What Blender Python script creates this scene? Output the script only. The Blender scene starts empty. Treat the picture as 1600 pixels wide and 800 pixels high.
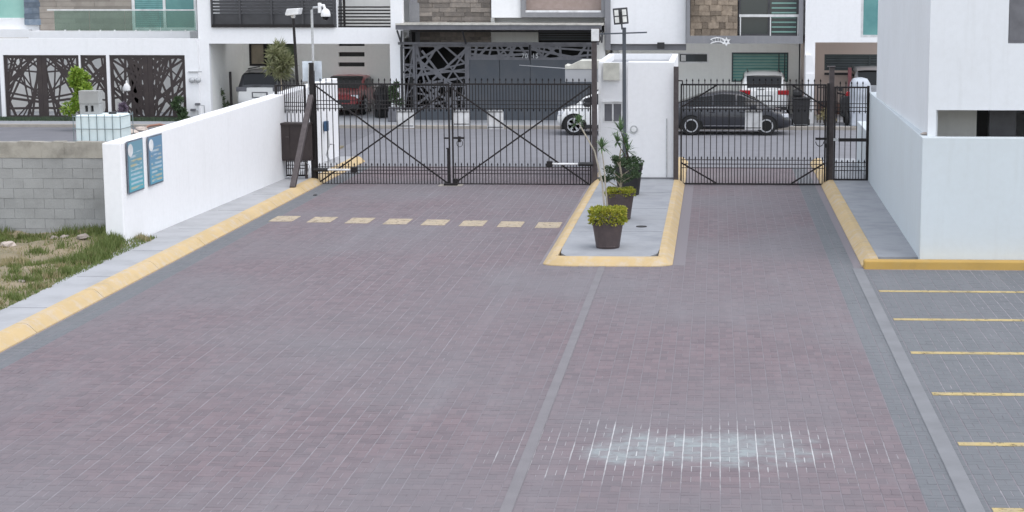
import bpy, bmesh, math, random
from mathutils import Vector, Matrix
R_ = random.Random(7)
SC = bpy.context.scene
COL = SC.collection

# ------------------------------------------------------------------ camera
F, CX, CY, YH, VX, H = 2860., 1000., 400., -35., 1119., 5.2
TH = math.atan((CY-YH)/F)
YAW = math.atan((VX-CX)/(F/math.cos(TH)))
cd = bpy.data.cameras.new('camera'); cam = bpy.data.objects.new('camera', cd); COL.objects.link(cam)
cam.location = (0, 0, H); cam.rotation_euler = (math.pi/2-TH, 0, YAW)
cd.sensor_width = 36; cd.lens = 36*F/1600
cd.shift_x = (800-CX)/1600; cd.shift_y = -(400-CY)/1600
cd.clip_start = .5; cd.clip_end = 2000
SC.camera = cam

def ray(px, py):
    a = (px-CX)/F; b = -(py-CY)/F
    y = math.cos(TH)+b*math.sin(TH); z = -math.sin(TH)+b*math.cos(TH)
    c, s = math.cos(YAW), math.sin(YAW)
    return (c*a-s*y, s*a+c*y, z)
def G(px, py, z=0):                 # pixel -> point on level z
    d = ray(px, py); t = (z-H)/d[2]; return (d[0]*t, d[1]*t)
def V(px, py, Y):                   # pixel -> (x, z) on the wall plane y = Y
    d = ray(px, py); t = Y/d[1]; return (d[0]*t, H+d[2]*t)

# ------------------------------------------------------------------ world, sun, exposure
SUN_EL, SUN_AZ = math.radians(67), math.radians(120)      # azimuth clockwise from +Y
w = bpy.data.worlds.new('World'); SC.world = w; w.use_nodes = True
nt = w.node_tree; nt.nodes.clear()
sky = nt.nodes.new('ShaderNodeTexSky'); sky.sky_type = 'NISHITA'; sky.sun_disc = False
sky.sun_elevation = SUN_EL; sky.sun_rotation = SUN_AZ; sky.dust_density = 1; sky.air_density = 1
hs = nt.nodes.new('ShaderNodeHueSaturation'); hs.inputs['Saturation'].default_value = .32
bg = nt.nodes.new('ShaderNodeBackground'); bg.inputs[1].default_value = .15
wo = nt.nodes.new('ShaderNodeOutputWorld')
nt.links.new(sky.outputs[0], hs.inputs['Color']); nt.links.new(hs.outputs[0], bg.inputs[0]); nt.links.new(bg.outputs[0], wo.inputs[0])
sl = bpy.data.lights.new('sun', 'SUN'); sl.energy = .5; sl.angle = math.radians(60); sl.color = (1, .96, .91)
so = bpy.data.objects.new('sun', sl); COL.objects.link(so)
sd = Vector((math.sin(SUN_AZ)*math.cos(SUN_EL), math.cos(SUN_AZ)*math.cos(SUN_EL), math.sin(SUN_EL)))
so.location = (20, -20, 40); so.rotation_euler = sd.to_track_quat('Z', 'Y').to_euler()
SC.view_settings.view_transform = 'Standard'; SC.view_settings.look = 'None'
SC.view_settings.exposure = 1.18; SC.view_settings.gamma = 1
SC.cycles.max_bounces = 12; SC.cycles.diffuse_bounces = 8

# ------------------------------------------------------------------ materials
MATS = {}
def nodes(name):
    m = bpy.data.materials.new(name); m.use_nodes = True
    t = m.node_tree; t.nodes.clear()
    o = t.nodes.new('ShaderNodeOutputMaterial'); b = t.nodes.new('ShaderNodeBsdfPrincipled')
    t.links.new(b.outputs[0], o.inputs[0]); MATS[name] = m
    return m, t, b
def N(t, kind, **kw):
    n = t.nodes.new('ShaderNode'+kind)
    for k, v in kw.items():
        if hasattr(n, k) and not k[0].isupper(): setattr(n, k, v)
        else: n.inputs[k].default_value = v
    return n
def mixc(t, fac, a, b, blend='MIX'):
    n = t.nodes.new('ShaderNodeMix'); n.data_type = 'RGBA'; n.blend_type = blend
    for s, v in ((n.inputs[0], fac), (n.inputs[6], a), (n.inputs[7], b)):
        if hasattr(v, 'default_value') or hasattr(v, 'links'): t.links.new(v, s)
        elif isinstance(v, tuple): s.default_value = (*v, 1) if len(v) == 3 else v
        else: s.default_value = v
    return n.outputs[2]
def math_(t, op, a, b=None, clamp=False):
    n = t.nodes.new('ShaderNodeMath'); n.operation = op; n.use_clamp = clamp
    for s, v in zip(n.inputs, (a, b)):
        if v is None: continue
        if hasattr(v, 'links'): t.links.new(v, s)
        else: s.default_value = v
    return n.outputs[0]
def ramp(t, v, a, b):
    n = t.nodes.new('ShaderNodeMapRange'); n.clamp = True
    t.links.new(v, n.inputs[0]); n.inputs[1].default_value = a; n.inputs[2].default_value = b
    return n.outputs[0]
def noise(t, co, scale, detail=4, rough=.55):
    n = N(t, 'TexNoise', Scale=scale, Detail=detail, Roughness=rough); t.links.new(co, n.inputs['Vector'])
    return n.outputs['Fac']
def pos(t, sx=1, sy=1, sz=1):
    g = t.nodes.new('ShaderNodeNewGeometry'); m = t.nodes.new('ShaderNodeMapping')
    t.links.new(g.outputs['Position'], m.inputs[0]); m.inputs['Scale'].default_value = (sx, sy, sz)
    return m.outputs[0]
def bump(t, b, h, strength=.3, dist=.01):
    n = N(t, 'Bump', Strength=strength, Distance=dist); t.links.new(h, n.inputs['Height']); t.links.new(n.outputs[0], b.inputs['Normal'])

def mat(name, c, rough=.6, metal=0, var=.12, scale=3., c2=None, bumpy=0, bscale=60, island=0, spec=.5, coat=0):
    if name in MATS: return MATS[name]
    m, t, b = nodes(name)
    co = pos(t)
    n1 = noise(t, co, scale, 6, .6)
    c2 = c2 or tuple(x*(1-3*var) for x in c)
    col = mixc(t, ramp(t, n1, .42, .75), c, c2)
    if island:
        g = t.nodes.new('ShaderNodeNewGeometry'); oi = t.nodes.new('ShaderNodeObjectInfo')
        r = math_(t, 'FRACT', math_(t, 'ADD', g.outputs['Random Per Island'], oi.outputs['Random']))
        v = math_(t, 'ADD', math_(t, 'MULTIPLY', r, 2*island), 1-island)
        hsv = N(t, 'HueSaturation'); t.links.new(v, hsv.inputs['Value']); t.links.new(col, hsv.inputs['Color']); col = hsv.outputs[0]
    t.links.new(col, b.inputs['Base Color'])
    b.inputs['Roughness'].default_value = rough; b.inputs['Metallic'].default_value = metal
    b.inputs['Specular IOR Level'].default_value = spec; b.inputs['Coat Weight'].default_value = coat
    if bumpy: bump(t, b, noise(t, co, bscale, 5), bumpy, .01)
    return m

def white_wall(name, c, dirt=(.42, .42, .40), amount=.35):
    m, t, b = nodes(name)
    p = pos(t); st = pos(t, 5, 5, .35)
    streak = ramp(t, noise(t, st, 1.2, 5, .6), .52, .85)
    blot = ramp(t, noise(t, p, .55, 6, .6), .45, .8)
    fine = noise(t, p, 9, 5, .6)
    col = mixc(t, math_(t, 'MULTIPLY', streak, amount*.6), c, dirt)
    col = mixc(t, math_(t, 'MULTIPLY', blot, amount*.45), col, dirt)
    col = mixc(t, math_(t, 'MULTIPLY', ramp(t, fine, .4, .8), .1), col, dirt)
    t.links.new(col, b.inputs['Base Color']); b.inputs['Roughness'].default_value = .85; b.inputs['Specular IOR Level'].default_value = .25
    bump(t, b, noise(t, p, 45, 6, .7), .18, .008)
    return m

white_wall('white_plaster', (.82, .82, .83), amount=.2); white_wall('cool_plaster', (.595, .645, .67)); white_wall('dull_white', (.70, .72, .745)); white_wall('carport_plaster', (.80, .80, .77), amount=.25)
white_wall('grey_plaster', (.22, .22, .235)); white_wall('beige_plaster', (.58, .49, .44)); white_wall('warm_white', (.78, .77, .74))
mat('black_steel', (.012, .010, .011), .5, 0, .1, 20, c2=(.028, .023, .022), spec=.3)
mat('brown_steel', (.055, .042, .043), .45, 0, .1, 10, c2=(.085, .07, .068))
mat('bronze_sheet', (.030, .020, .020), .5, 0, .1, 5, c2=(.045, .033, .03))
mat('charcoal_steel', (.065, .075, .09), .5, 0, .08, 1.5, c2=(.085, .09, .10))
mat('slate_steel', (.14, .14, .155), .5, 0, .1, 4)
mat('dark_frame', (.05, .05, .055), .5); mat('black_rubber', (.012, .012, .013), .8); mat('black_plastic', (.02, .02, .022), .5)
mat('galvanised', (.50, .51, .52), .4, .4, .1, 15); mat('white_metal', (.80, .80, .80), .4); mat('aluminium', (.72, .72, .72), .35, .5)
mat('zinc_sheet', (.55, .53, .48), .55, .1, .15, 3)
mat('concrete_walk', (.315, .325, .345), .9, 0, .05, 2.2, c2=(.25, .26, .28), bumpy=.15)
mat('concrete_pale', (.38, .385, .40), .9, 0, .05, 1.6, c2=(.30, .305, .315), bumpy=.12)
mat('concrete_strip', (.205, .208, .22), .9, 0, .1, 1.2, c2=(.155, .158, .168), bumpy=.15)
mat('seam', (.192, .18, .19), .9, 0, .06, 2.5, c2=(.16, .15, .16), bumpy=.3)
mat('asphalt', (.165, .165, .18), .9, 0, .06, 1.2, c2=(.135, .135, .15), bumpy=.2)
mat('street_concrete', (.20, .20, .218), .9, 0, .06, 1.5, c2=(.17, .17, .185), bumpy=.2)
mat('kerb_grey', (.34, .31, .275), .9, 0, .1, 4)
mat('block', (.34, .34, .335), .95, 0, .08, 2.5, c2=(.27, .27, .265), bumpy=.5, bscale=35, island=.06)
mat('mortar', (.33, .33, .325), .95, 0, .1, 6, bumpy=.5, bscale=30)
mat('cap_concrete', (.37, .345, .30), .95, 0, .1, 3, c2=(.20, .185, .16), bumpy=.5, bscale=25)
mat('soil', (.27, .22, .15), 1, 0, .1, 1.4, c2=(.15, .14, .085), bumpy=.6, bscale=18)
mat('rubble', (.42, .36, .32), .95, 0, .1, 5, island=.3)
mat('terracotta_pot', (.062, .045, .045), .55, 0, .1, 8, c2=(.09, .065, .062)); mat('pot_soil', (.06, .045, .035), 1)
mat('black_pot', (.015, .015, .016), .5)
mat('bark', (.30, .26, .20), .9, 0, .1, 20); mat('pale_bark', (.42, .38, .31), .9, 0, .1, 20); mat('dark_bark', (.10, .08, .06), .9)
def leafmat(name, c, c2, island=.45):
    m, t, b = nodes(name)
    g = t.nodes.new('ShaderNodeNewGeometry')
    col = mixc(t, g.outputs['Random Per Island'], c, c2)
    t.links.new(col, b.inputs['Base Color']); b.inputs['Roughness'].default_value = .55
    tr = N(t, 'BsdfTranslucent'); t.links.new(col, tr.inputs[0]); mx = N(t, 'MixShader'); mx.inputs[0].default_value = .3
    t.links.new(b.outputs[0], mx.inputs[1]); t.links.new(tr.outputs[0], mx.inputs[2])
    t.links.new(mx.outputs[0], [n for n in t.nodes if n.type == 'OUTPUT_MATERIAL'][0].inputs[0])
    return m
leafmat('leaf_lime', (.46, .42, .05), (.20, .25, .03)); leafmat('leaf_dark', (.035, .07, .03), (.07, .11, .045))
leafmat('leaf_green', (.16, .28, .03), (.30, .40, .06)); leafmat('leaf_palm', (.16, .18, .08), (.28, .28, .16)); leafmat('leaf_dull', (.08, .12, .06), (.14, .18, .09))
leafmat('grass_green', (.10, .15, .035), (.20, .23, .075)); leafmat('grass_dry', (.42, .35, .20), (.26, .235, .12)); leafmat('leaf_spike', (.06, .12, .05), (.14, .22, .09))
leafmat('leaf_purple', (.16, .12, .17), (.26, .21, .27))
leafmat('verge_green', (.05, .085, .05), (.09, .12, .07))
for nm, c in (('paint_black', (.024, .025, .032)), ('paint_white', (.78, .78, .77)), ('paint_red', (.24, .02, .024)), ('paint_grey', (.42, .43, .45))):
    mat(nm, c, .32, .0, .02, 1, coat=.35 if nm == 'paint_black' else .7)
mat('car_glass', (.006, .007, .008), .05, 0, 0, 1, spec=.35); mat('tail_red', (.40, .015, .02), .2); mat('head_lamp', (.75, .77, .8), .12); mat('alloy', (.62, .63, .65), .3, .6)
mat('tyre', (.018, .018, .019), .9); mat('plate', (.75, .75, .73), .5); mat('arch_black', (.008, .008, .008), .9)
mat('window_dark', (.03, .04, .042), .08, 0, 0, 1, spec=.8); mat('window_teal', (.10, .26, .26), .1, 0, .1, .8, c2=(.16, .36, .34), spec=.6)
mat('window_curtain', (.28, .52, .46), .25, 0, .1, 1, c2=(.36, .60, .53)); mat('window_brown', (.26, .22, .16), .25, 0, .1, 2)
mat('blind_green', (.20, .36, .31), .5, 0, .05, 3); mat('blind_dark', (.06, .08, .085), .5); mat('blind_teal', (.17, .38, .38), .5)
mat('sign_oval', (.82, .83, .84), .4); mat('sign_frame', (.16, .19, .24), .5); mat('sign_white', (.86, .86, .86), .5)
mat('pale_blue_board', (.70, .76, .82), .5); mat('tank_white', (.72, .82, .84), .45, 0, .05, 4, c2=(.62, .74, .77)); mat('cage_steel', (.22, .27, .29), .5, .5)
mat('orange_hose', (.34, .17, .12), .6); mat('cloth_white', (.48, .51, .56), .9, 0, .1, 3, bumpy=.5, bscale=6); mat('maroon', (.16, .05, .055), .6); mat('brown_panel', (.30, .23, .20), .6, 0, .1, 6, c2=(.36, .28, .25))
mat('blue_plastic', (.035, .09, .18), .4); mat('booth_cream', (.62, .61, .54), .6); mat('timber', (.16, .09, .07), .8, 0, .1, 12)
mat('ledger', (.17, .15, .135), .9, 0, .12, 6, c2=(.25, .215, .185), bumpy=.6, bscale=25, island=.42)
mat('ledger_tan', (.31, .275, .24), .9, 0, .12, 3, c2=(.24, .21, .185), bumpy=.5, bscale=25, island=.14)
mat('fieldstone', (.24, .19, .145), .9, 0, .12, 7, c2=(.36, .29, .22), bumpy=.7, bscale=20, island=.38)
mat('blue_slate', (.15, .19, .24), .85, 0, .12, 6, c2=(.24, .28, .33), bumpy=.6, island=.3)
mat('led_lens', (.85, .85, .80), .25); mat('lamp_white', (.82, .82, .82), .4)

def glass_mat():
    m, t, b = nodes('rail_glass')
    o = [n for n in t.nodes if n.type == 'OUTPUT_MATERIAL'][0]
    tr = N(t, 'BsdfTransparent'); tr.inputs[0].default_value = (.64, .76, .73, 1)
    gl = N(t, 'BsdfGlossy', Roughness=.03); gl.inputs[0].default_value = (.9, 1, .98, 1)
    fr = N(t, 'Fresnel', IOR=1.5); mx = N(t, 'MixShader')
    t.links.new(math_(t, 'ADD', fr.outputs[0], .05), mx.inputs[0]); t.links.new(tr.outputs[0], mx.inputs[1]); t.links.new(gl.outputs[0], mx.inputs[2])
    t.links.new(mx.outputs[0], o.inputs[0])
glass_mat()

SPILL = G(1085, 702)
def spill(t, rx, ry, wob=.5):
    g = t.nodes.new('ShaderNodeNewGeometry'); s = t.nodes.new('ShaderNodeSeparateXYZ'); t.links.new(g.outputs['Position'], s.inputs[0])
    dx = math_(t, 'DIVIDE', math_(t, 'SUBTRACT', s.outputs[0], SPILL[0]), rx)
    dy = math_(t, 'DIVIDE', math_(t, 'SUBTRACT', s.outputs[1], SPILL[1]), ry)
    d = math_(t, 'SQRT', math_(t, 'ADD', math_(t, 'MULTIPLY', dx, dx), math_(t, 'MULTIPLY', dy, dy)))
    d = math_(t, 'ADD', d, math_(t, 'MULTIPLY', math_(t, 'SUBTRACT', noise(t, pos(t), 1.5, 6, .65), .5), wob*2.4))
    return ramp(t, d, 1.05, .45), s
def paver_mat(name, c, c2, grey, spillon):
    m, t, b = nodes(name)
    p = pos(t)
    g = t.nodes.new('ShaderNodeNewGeometry'); oi = t.nodes.new('ShaderNodeObjectInfo')
    r = math_(t, 'FRACT', math_(t, 'ADD', g.outputs['Random Per Island'], oi.outputs['Random']))
    col = mixc(t, r, c, c2)
    col = mixc(t, math_(t, 'MULTIPLY', ramp(t, noise(t, p, .22, 4, .5), .40, .66), .75), col, grey)
    col = mixc(t, math_(t, 'MULTIPLY', ramp(t, noise(t, p, .9, 6, .65), .5, .85), .35), col, tuple(x*.66 for x in grey))
    col = mixc(t, math_(t, 'MULTIPLY', ramp(t, noise(t, p, 3.2, 7, .75), .63, .72), .3), col, tuple(x*.55 for x in grey))
    col = mixc(t, math_(t, 'MULTIPLY', ramp(t, noise(t, p, 1.7, 5, .7), .62, .85), .4), col, (.24, .20, .175))
    col = mixc(t, math_(t, 'MULTIPLY', ramp(t, noise(t, pos(t, 3, .25, 1), .8, 5, .6), .5, .8), .22), col, (.27, .265, .28))
    if spillon:
        f, s = spill(t, 1.45, .85, 1.0)
        pb = math_(t, 'ADD', math_(t, 'MULTIPLY', ramp(t, r, .1, .7), .4), .38)
        pb = math_(t, 'MULTIPLY', pb, ramp(t, noise(t, p, 7, 6, .7), .22, .55))
        col = mixc(t, math_(t, 'MULTIPLY', f, pb), col, (.30, .34, .345))
    t.links.new(col, b.inputs['Base Color']); b.inputs['Roughness'].default_value = .88; b.inputs['Specular IOR Level'].default_value = .3
    bump(t, b, noise(t, p, 90, 4, .7), .25, .004)
paver_mat('paver_mauve', (.196, .154, .166), (.156, .130, .142), (.182, .172, .184), True)
paver_mat('paver_grey', (.160, .166, .178), (.147, .154, .166), (.152, .161, .170), False)
def joint_mat():
    m, t, b = nodes('joint_sand')
    f, s = spill(t, 2.25, 1.5, .75)
    p = pos(t); st = pos(t, 1.0, .16, 1)
    left = math_(t, 'MULTIPLY', ramp(t, s.outputs[0], -2.4, -3.8), ramp(t, s.outputs[0], -9.4, -7.2))
    a = math_(t, 'MULTIPLY', ramp(t, noise(t, st, .9, 4, .6), .28, .46), ramp(t, noise(t, pos(t, 5, .5, 1), 1.2, 4, .6), .30, .62))
    light = math_(t, 'MULTIPLY', math_(t, 'MULTIPLY', a, left), .46)
    rightp = math_(t, 'MULTIPLY', ramp(t, s.outputs[0], 2.7, 2.9), ramp(t, noise(t, p, .5, 4), .42, .6))
    light = math_(t, 'MAXIMUM', math_(t, 'MAXIMUM', light, math_(t, 'MULTIPLY', rightp, .5)), .12)
    col = mixc(t, light, (.175, .155, .17), (.40, .39, .41))
    f = math_(t, 'MULTIPLY', f, ramp(t, noise(t, pos(t, 4, 1.2, 1), 2.5, 5, .6), .2, .48))
    col = mixc(t, f, col, (.50, .505, .51))
    t.links.new(col, b.inputs['Base Color']); b.inputs['Roughness'].default_value = .95
joint_mat()
def kerb_paint(name, c, worn, amt, flake=False):
    m, t, b = nodes(name)
    p = pos(t)
    col = mixc(t, ramp(t, noise(t, p, 1.3, 5, .6), .35, .7), c, tuple(x*.86 for x in c))
    col = mixc(t, math_(t, 'MULTIPLY', ramp(t, noise(t, p, 4, 8, .75), .48, .66), amt), col, worn)
    col = mixc(t, math_(t, 'MULTIPLY', ramp(t, noise(t, p, 1.6, 7, .7), .58, .72), .35), col, tuple(x*.55 for x in worn))
    t.links.new(col, b.inputs['Base Color']); b.inputs['Roughness'].default_value = .8
    bump(t, b, noise(t, p, 40, 5), .25, .006)
    if flake:
        pf = pos(t, 1, 1, 0); tr = N(t, 'BsdfTransparent'); mx = N(t, 'MixShader')
        fl = math_(t, 'MULTIPLY', ramp(t, noise(t, pf, 9, 8, .75), .54, .60), .9)
        t.links.new(fl, mx.inputs[0]); t.links.new(b.outputs[0], mx.inputs[1]); t.links.new(tr.outputs[0], mx.inputs[2])
        t.links.new(mx.outputs[0], [n for n in t.nodes if n.type == 'OUTPUT_MATERIAL'][0].inputs[0])
kerb_paint('kerb_yellow', (.55, .405, .21), (.50, .42, .325), .9); kerb_paint('kerb_ochre', (.50, .315, .085), (.42, .31, .14), .3)
kerb_paint('line_yellow', (.50, .385, .17), (.33, .28, .20), .75, True); kerb_paint('dash_paint', (.47, .385, .27), (.30, .265, .245), .6, True)
def poster_mat(name, seed, c1, c2):
    m, t, b = nodes(name)
    tc = t.nodes.new('ShaderNodeTexCoord'); mp = t.nodes.new('ShaderNodeMapping'); t.links.new(tc.outputs['Generated'], mp.inputs[0])
    sp = t.nodes.new('ShaderNodeSeparateXYZ'); t.links.new(tc.outputs['Generated'], sp.inputs[0])
    row = t.nodes.new('ShaderNodeCombineXYZ'); t.links.new(math_(t, 'MULTIPLY', sp.outputs[2], 13), row.inputs[2]); row.inputs[0].default_value = seed
    t.links.new(math_(t, 'MULTIPLY', sp.outputs[1], 2.2), row.inputs[1])
    n = noise(t, row.outputs[0], 1.0, 2, .5)
    band = math_(t, 'FRACT', math_(t, 'MULTIPLY', sp.outputs[2], 11))
    line = math_(t, 'MULTIPLY', ramp(t, band, .45, .5), ramp(t, n, .38, .5))
    edge = math_(t, 'MULTIPLY', ramp(t, sp.outputs[1], .1, .13), ramp(t, sp.outputs[1], .92, .89))
    line = math_(t, 'MULTIPLY', math_(t, 'MULTIPLY', line, edge), ramp(t, sp.outputs[2], .80, .78))
    base = mixc(t, ramp(t, sp.outputs[2], .15, .6), c1, c2)
    n2 = noise(t, row.outputs[0], .35, 1, .5)
    ink = mixc(t, ramp(t, n2, .45, .6), (.50, .60, .66), (.55, .44, .20))
    t.links.new(mixc(t, math_(t, 'MULTIPLY', line, .75), base, ink), b.inputs['Base Color']); b.inputs['Roughness'].default_value = .4
poster_mat('poster_a', 3.1, (.09, .36, .44), (.15, .30, .38)); poster_mat('poster_b', 8.4, (.10, .32, .44), (.14, .27, .40))

# ------------------------------------------------------------------ mesh helpers
ORG = {}
class MB:
    def __init__(s): s.v = []; s.f = []
    def quad(s, *p):
        i = len(s.v); s.v += [tuple(q) for q in p]; s.f.append(tuple(range(i, i+len(p)))); return s
    def box(s, x0, x1, y0, y1, z0, z1):
        i = len(s.v)
        s.v += [(x, y, z) for z in (z0, z1) for y in (y0, y1) for x in (x0, x1)]
        s.f += [tuple(i+k for k in q) for q in ((0,2,3,1),(4,5,7,6),(0,1,5,4),(2,6,7,3),(0,4,6,2),(1,3,7,5))]
        return s
    def bar(s, a, b, w, h=None, up=(0, 0, 1)):
        a, b = Vector(a), Vector(b); h = h or w
        d = (b-a).normalized(); u = Vector(up)
        if abs(d.dot(u)) > .98: u = Vector((0, 1, 0))
        r = d.cross(u).normalized(); u = r.cross(d).normalized()
        i = len(s.v)
        for p in (a, b):
            for q in ((-1,-1),(1,-1),(1,1),(-1,1)): s.v.append(tuple(p+r*(q[0]*w/2)+u*(q[1]*h/2)))
        s.f += [tuple(i+k for k in q) for q in ((0,1,2,3),(7,6,5,4),(0,4,5,1),(1,5,6,2),(2,6,7,3),(3,7,4,0))]
        return s
    def tube(s, pts, rad, n=8, caps=True):
        pts = [Vector(p) for p in pts]
        rad = rad if isinstance(rad, (list, tuple)) else [rad]*len(pts)
        i0 = len(s.v)
        for k, p in enumerate(pts):
            d = (pts[min(k+1, len(pts)-1)]-pts[max(k-1, 0)]).normalized()
            u = Vector((0, 0, 1)) if abs(d.z) < .9 else Vector((1, 0, 0))
            r = d.cross(u).normalized(); u = r.cross(d)
            for j in range(n):
                a = 2*math.pi*j/n; s.v.append(tuple(p+(r*math.cos(a)+u*math.sin(a))*rad[k]))
        for k in range(len(pts)-1):
            for j in range(n):
                a = i0+k*n+j; b = i0+k*n+(j+1) % n; s.f.append((a, b, b+n, a+n))
        if caps: s.f.append(tuple(range(i0+n-1, i0-1, -1))); s.f.append(tuple(range(i0+(len(pts)-1)*n, i0+len(pts)*n)))
        return s
    def lathe(s, c, prof, n=20, axis='Z'):
        i0 = len(s.v)
        for r, h in prof:
            for j in range(n):
                a = 2*math.pi*j/n; x, y = r*math.cos(a), r*math.sin(a)
                p = (x, y, h) if axis == 'Z' else ((x, h, y) if axis == 'Y' else (h, x, y))
                s.v.append((c[0]+p[0], c[1]+p[1], c[2]+p[2]))
        for k in range(len(prof)-1):
            for j in range(n):
                a = i0+k*n+j; b = i0+k*n+(j+1) % n; s.f.append((a, b, b+n, a+n))
        s.f.append(tuple(range(i0+n-1, i0-1, -1))); s.f.append(tuple(range(i0+(len(prof)-1)*n, i0+len(prof)*n)))
        return s
    def prism(s, poly, y0, y1):      # poly of (x, z)
        i = len(s.v); n = len(poly)
        s.v += [(x, y0, z) for x, z in poly]+[(x, y1, z) for x, z in poly]
        s.f.append(tuple(range(i, i+n))); s.f.append(tuple(range(i+2*n-1, i+n-1, -1)))
        for k in range(n): s.f.append((i+k, i+n+k, i+n+(k+1) % n, i+(k+1) % n))
        return s
    def slab(s, poly, z0, z1):       # poly of (x, y)
        i = len(s.v); n = len(poly)
        s.v += [(x, y, z0) for x, y in poly]+[(x, y, z1) for x, y in poly]
        s.f.append(tuple(range(i+n-1, i-1, -1))); s.f.append(tuple(range(i+n, i+2*n)))
        for k in range(n): s.f.append((i+k, i+(k+1) % n, i+n+(k+1) % n, i+n+k))
        return s
    def wall(s, x0, x1, z0, z1, y0, y1, holes=()):    # wall in the xz plane, front y0, back y1, with rectangular openings
        xs = sorted({x0, x1, *[h[0] for h in holes], *[h[2] for h in holes]}); zs = sorted({z0, z1, *[h[1] for h in holes], *[h[3] for h in holes]})
        xs = [x for x in xs if x0 <= x <= x1]; zs = [z for z in zs if z0 <= z <= z1]
        def full(i, j):
            if i < 0 or j < 0 or i >= len(xs)-1 or j >= len(zs)-1: return False
            cx, cz = (xs[i]+xs[i+1])/2, (zs[j]+zs[j+1])/2
            return not any(h[0] < cx < h[2] and h[1] < cz < h[3] for h in holes)
        for i in range(len(xs)-1):
            for j in range(len(zs)-1):
                if not full(i, j): continue
                a, b, c, d = xs[i], xs[i+1], zs[j], zs[j+1]
                s.quad((a,y0,c),(b,y0,c),(b,y0,d),(a,y0,d)); s.quad((b,y1,c),(a,y1,c),(a,y1,d),(b,y1,d))
                if not full(i-1, j): s.quad((a,y1,c),(a,y0,c),(a,y0,d),(a,y1,d))
                if not full(i+1, j): s.quad((b,y0,c),(b,y1,c),(b,y1,d),(b,y0,d))
                if not full(i, j-1): s.quad((a,y1,c),(b,y1,c),(b,y0,c),(a,y0,c))
                if not full(i, j+1): s.quad((a,y0,d),(b,y0,d),(b,y1,d),(a,y1,d))
        return s
    def leaf(s, p, d, up, L, W):
        p, d = Vector(p), Vector(d).normalized(); r = d.cross(Vector(up))
        if r.length < 1e-3: r = d.cross(Vector((1, .3, 0)))
        r.normalize(); m = p+d*L*.45
        return s.quad(p, m+r*W/2, p+d*L, m-r*W/2)
    def mesh(s, name, org=(0, 0, 0), smooth=False):
        me = bpy.data.meshes.new(name); o = org
        me.from_pydata([(x-o[0], y-o[1], z-o[2]) for x, y, z in s.v], [], s.f); me.update()
        if smooth:
            me.polygons.foreach_set('use_smooth', [True]*len(me.polygons))
            try: me.set_sharp_from_angle(angle=math.radians(40))
            except Exception: pass
        return me
    def build(s, name, m, parent=None, org=None, smooth=False, bevel=0):
        o0 = ORG[parent.name] if parent else (org or (0, 0, 0))
        o = bpy.data.objects.new(name, s.mesh(name, o0, smooth)); COL.objects.link(o)
        o.data.materials.append(MATS[m])
        if parent: o.parent = parent
        else: o.location = o0
        ORG[o.name] = o0
        if bevel:
            b = o.modifiers.new('bevel', 'BEVEL'); b.width = bevel; b.segments = 2; b.limit_method = 'ANGLE'
        return o
def tag(o, label, cat, group=None):
    o['label'] = label; o['category'] = cat
    if group: o['group'] = group
    return o
def thing(name, label, cat, loc, group=None):
    o = bpy.data.objects.new(name, None); COL.objects.link(o); o.location = loc; o.empty_display_size = .2
    ORG[o.name] = tuple(loc); return tag(o, label, cat, group)
def struct(o, kind='structure'): o['kind'] = kind; return o
def inst(name, me, parent, loc, rot=(0, 0, 0), sc=(1, 1, 1)):
    o = bpy.data.objects.new(name, me); COL.objects.link(o); o.parent = parent
    p = ORG[parent.name]; o.location = (loc[0]-p[0], loc[1]-p[1], loc[2]-p[2]); o.rotation_euler = rot; o.scale = sc
    ORG[o.name] = p
    return o
def text_obj(name, s, size, m, parent, loc, rot=(math.pi/2, 0, 0), extrude=.01):
    cu = bpy.data.curves.new(name, 'FONT'); cu.body = s; cu.size = size; cu.extrude = extrude; cu.align_x = 'CENTER'
    t = bpy.data.objects.new('tmp', cu); COL.objects.link(t)
    me = bpy.data.meshes.new_from_object(t); bpy.data.objects.remove(t)
    me.materials.append(MATS[m]); return inst(name, me, parent, loc, rot)
def clip(poly, x0, x1, z0, z1):
    for ax, lim, sg in ((0, x0, 1), (0, x1, -1), (1, z0, 1), (1, z1, -1)):
        out = []
        for i in range(len(poly)):
            a, b = poly[i-1], poly[i]; ia, ib = (a[ax]-lim)*sg >= 0, (b[ax]-lim)*sg >= 0
            if ia != ib:
                t = (lim-a[ax])/(b[ax]-a[ax]); out.append((a[0]+t*(b[0]-a[0]), a[1]+t*(b[1]-a[1])))
            if ib: out.append(b)
        poly = out
        if not poly: return poly
    return poly
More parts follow.
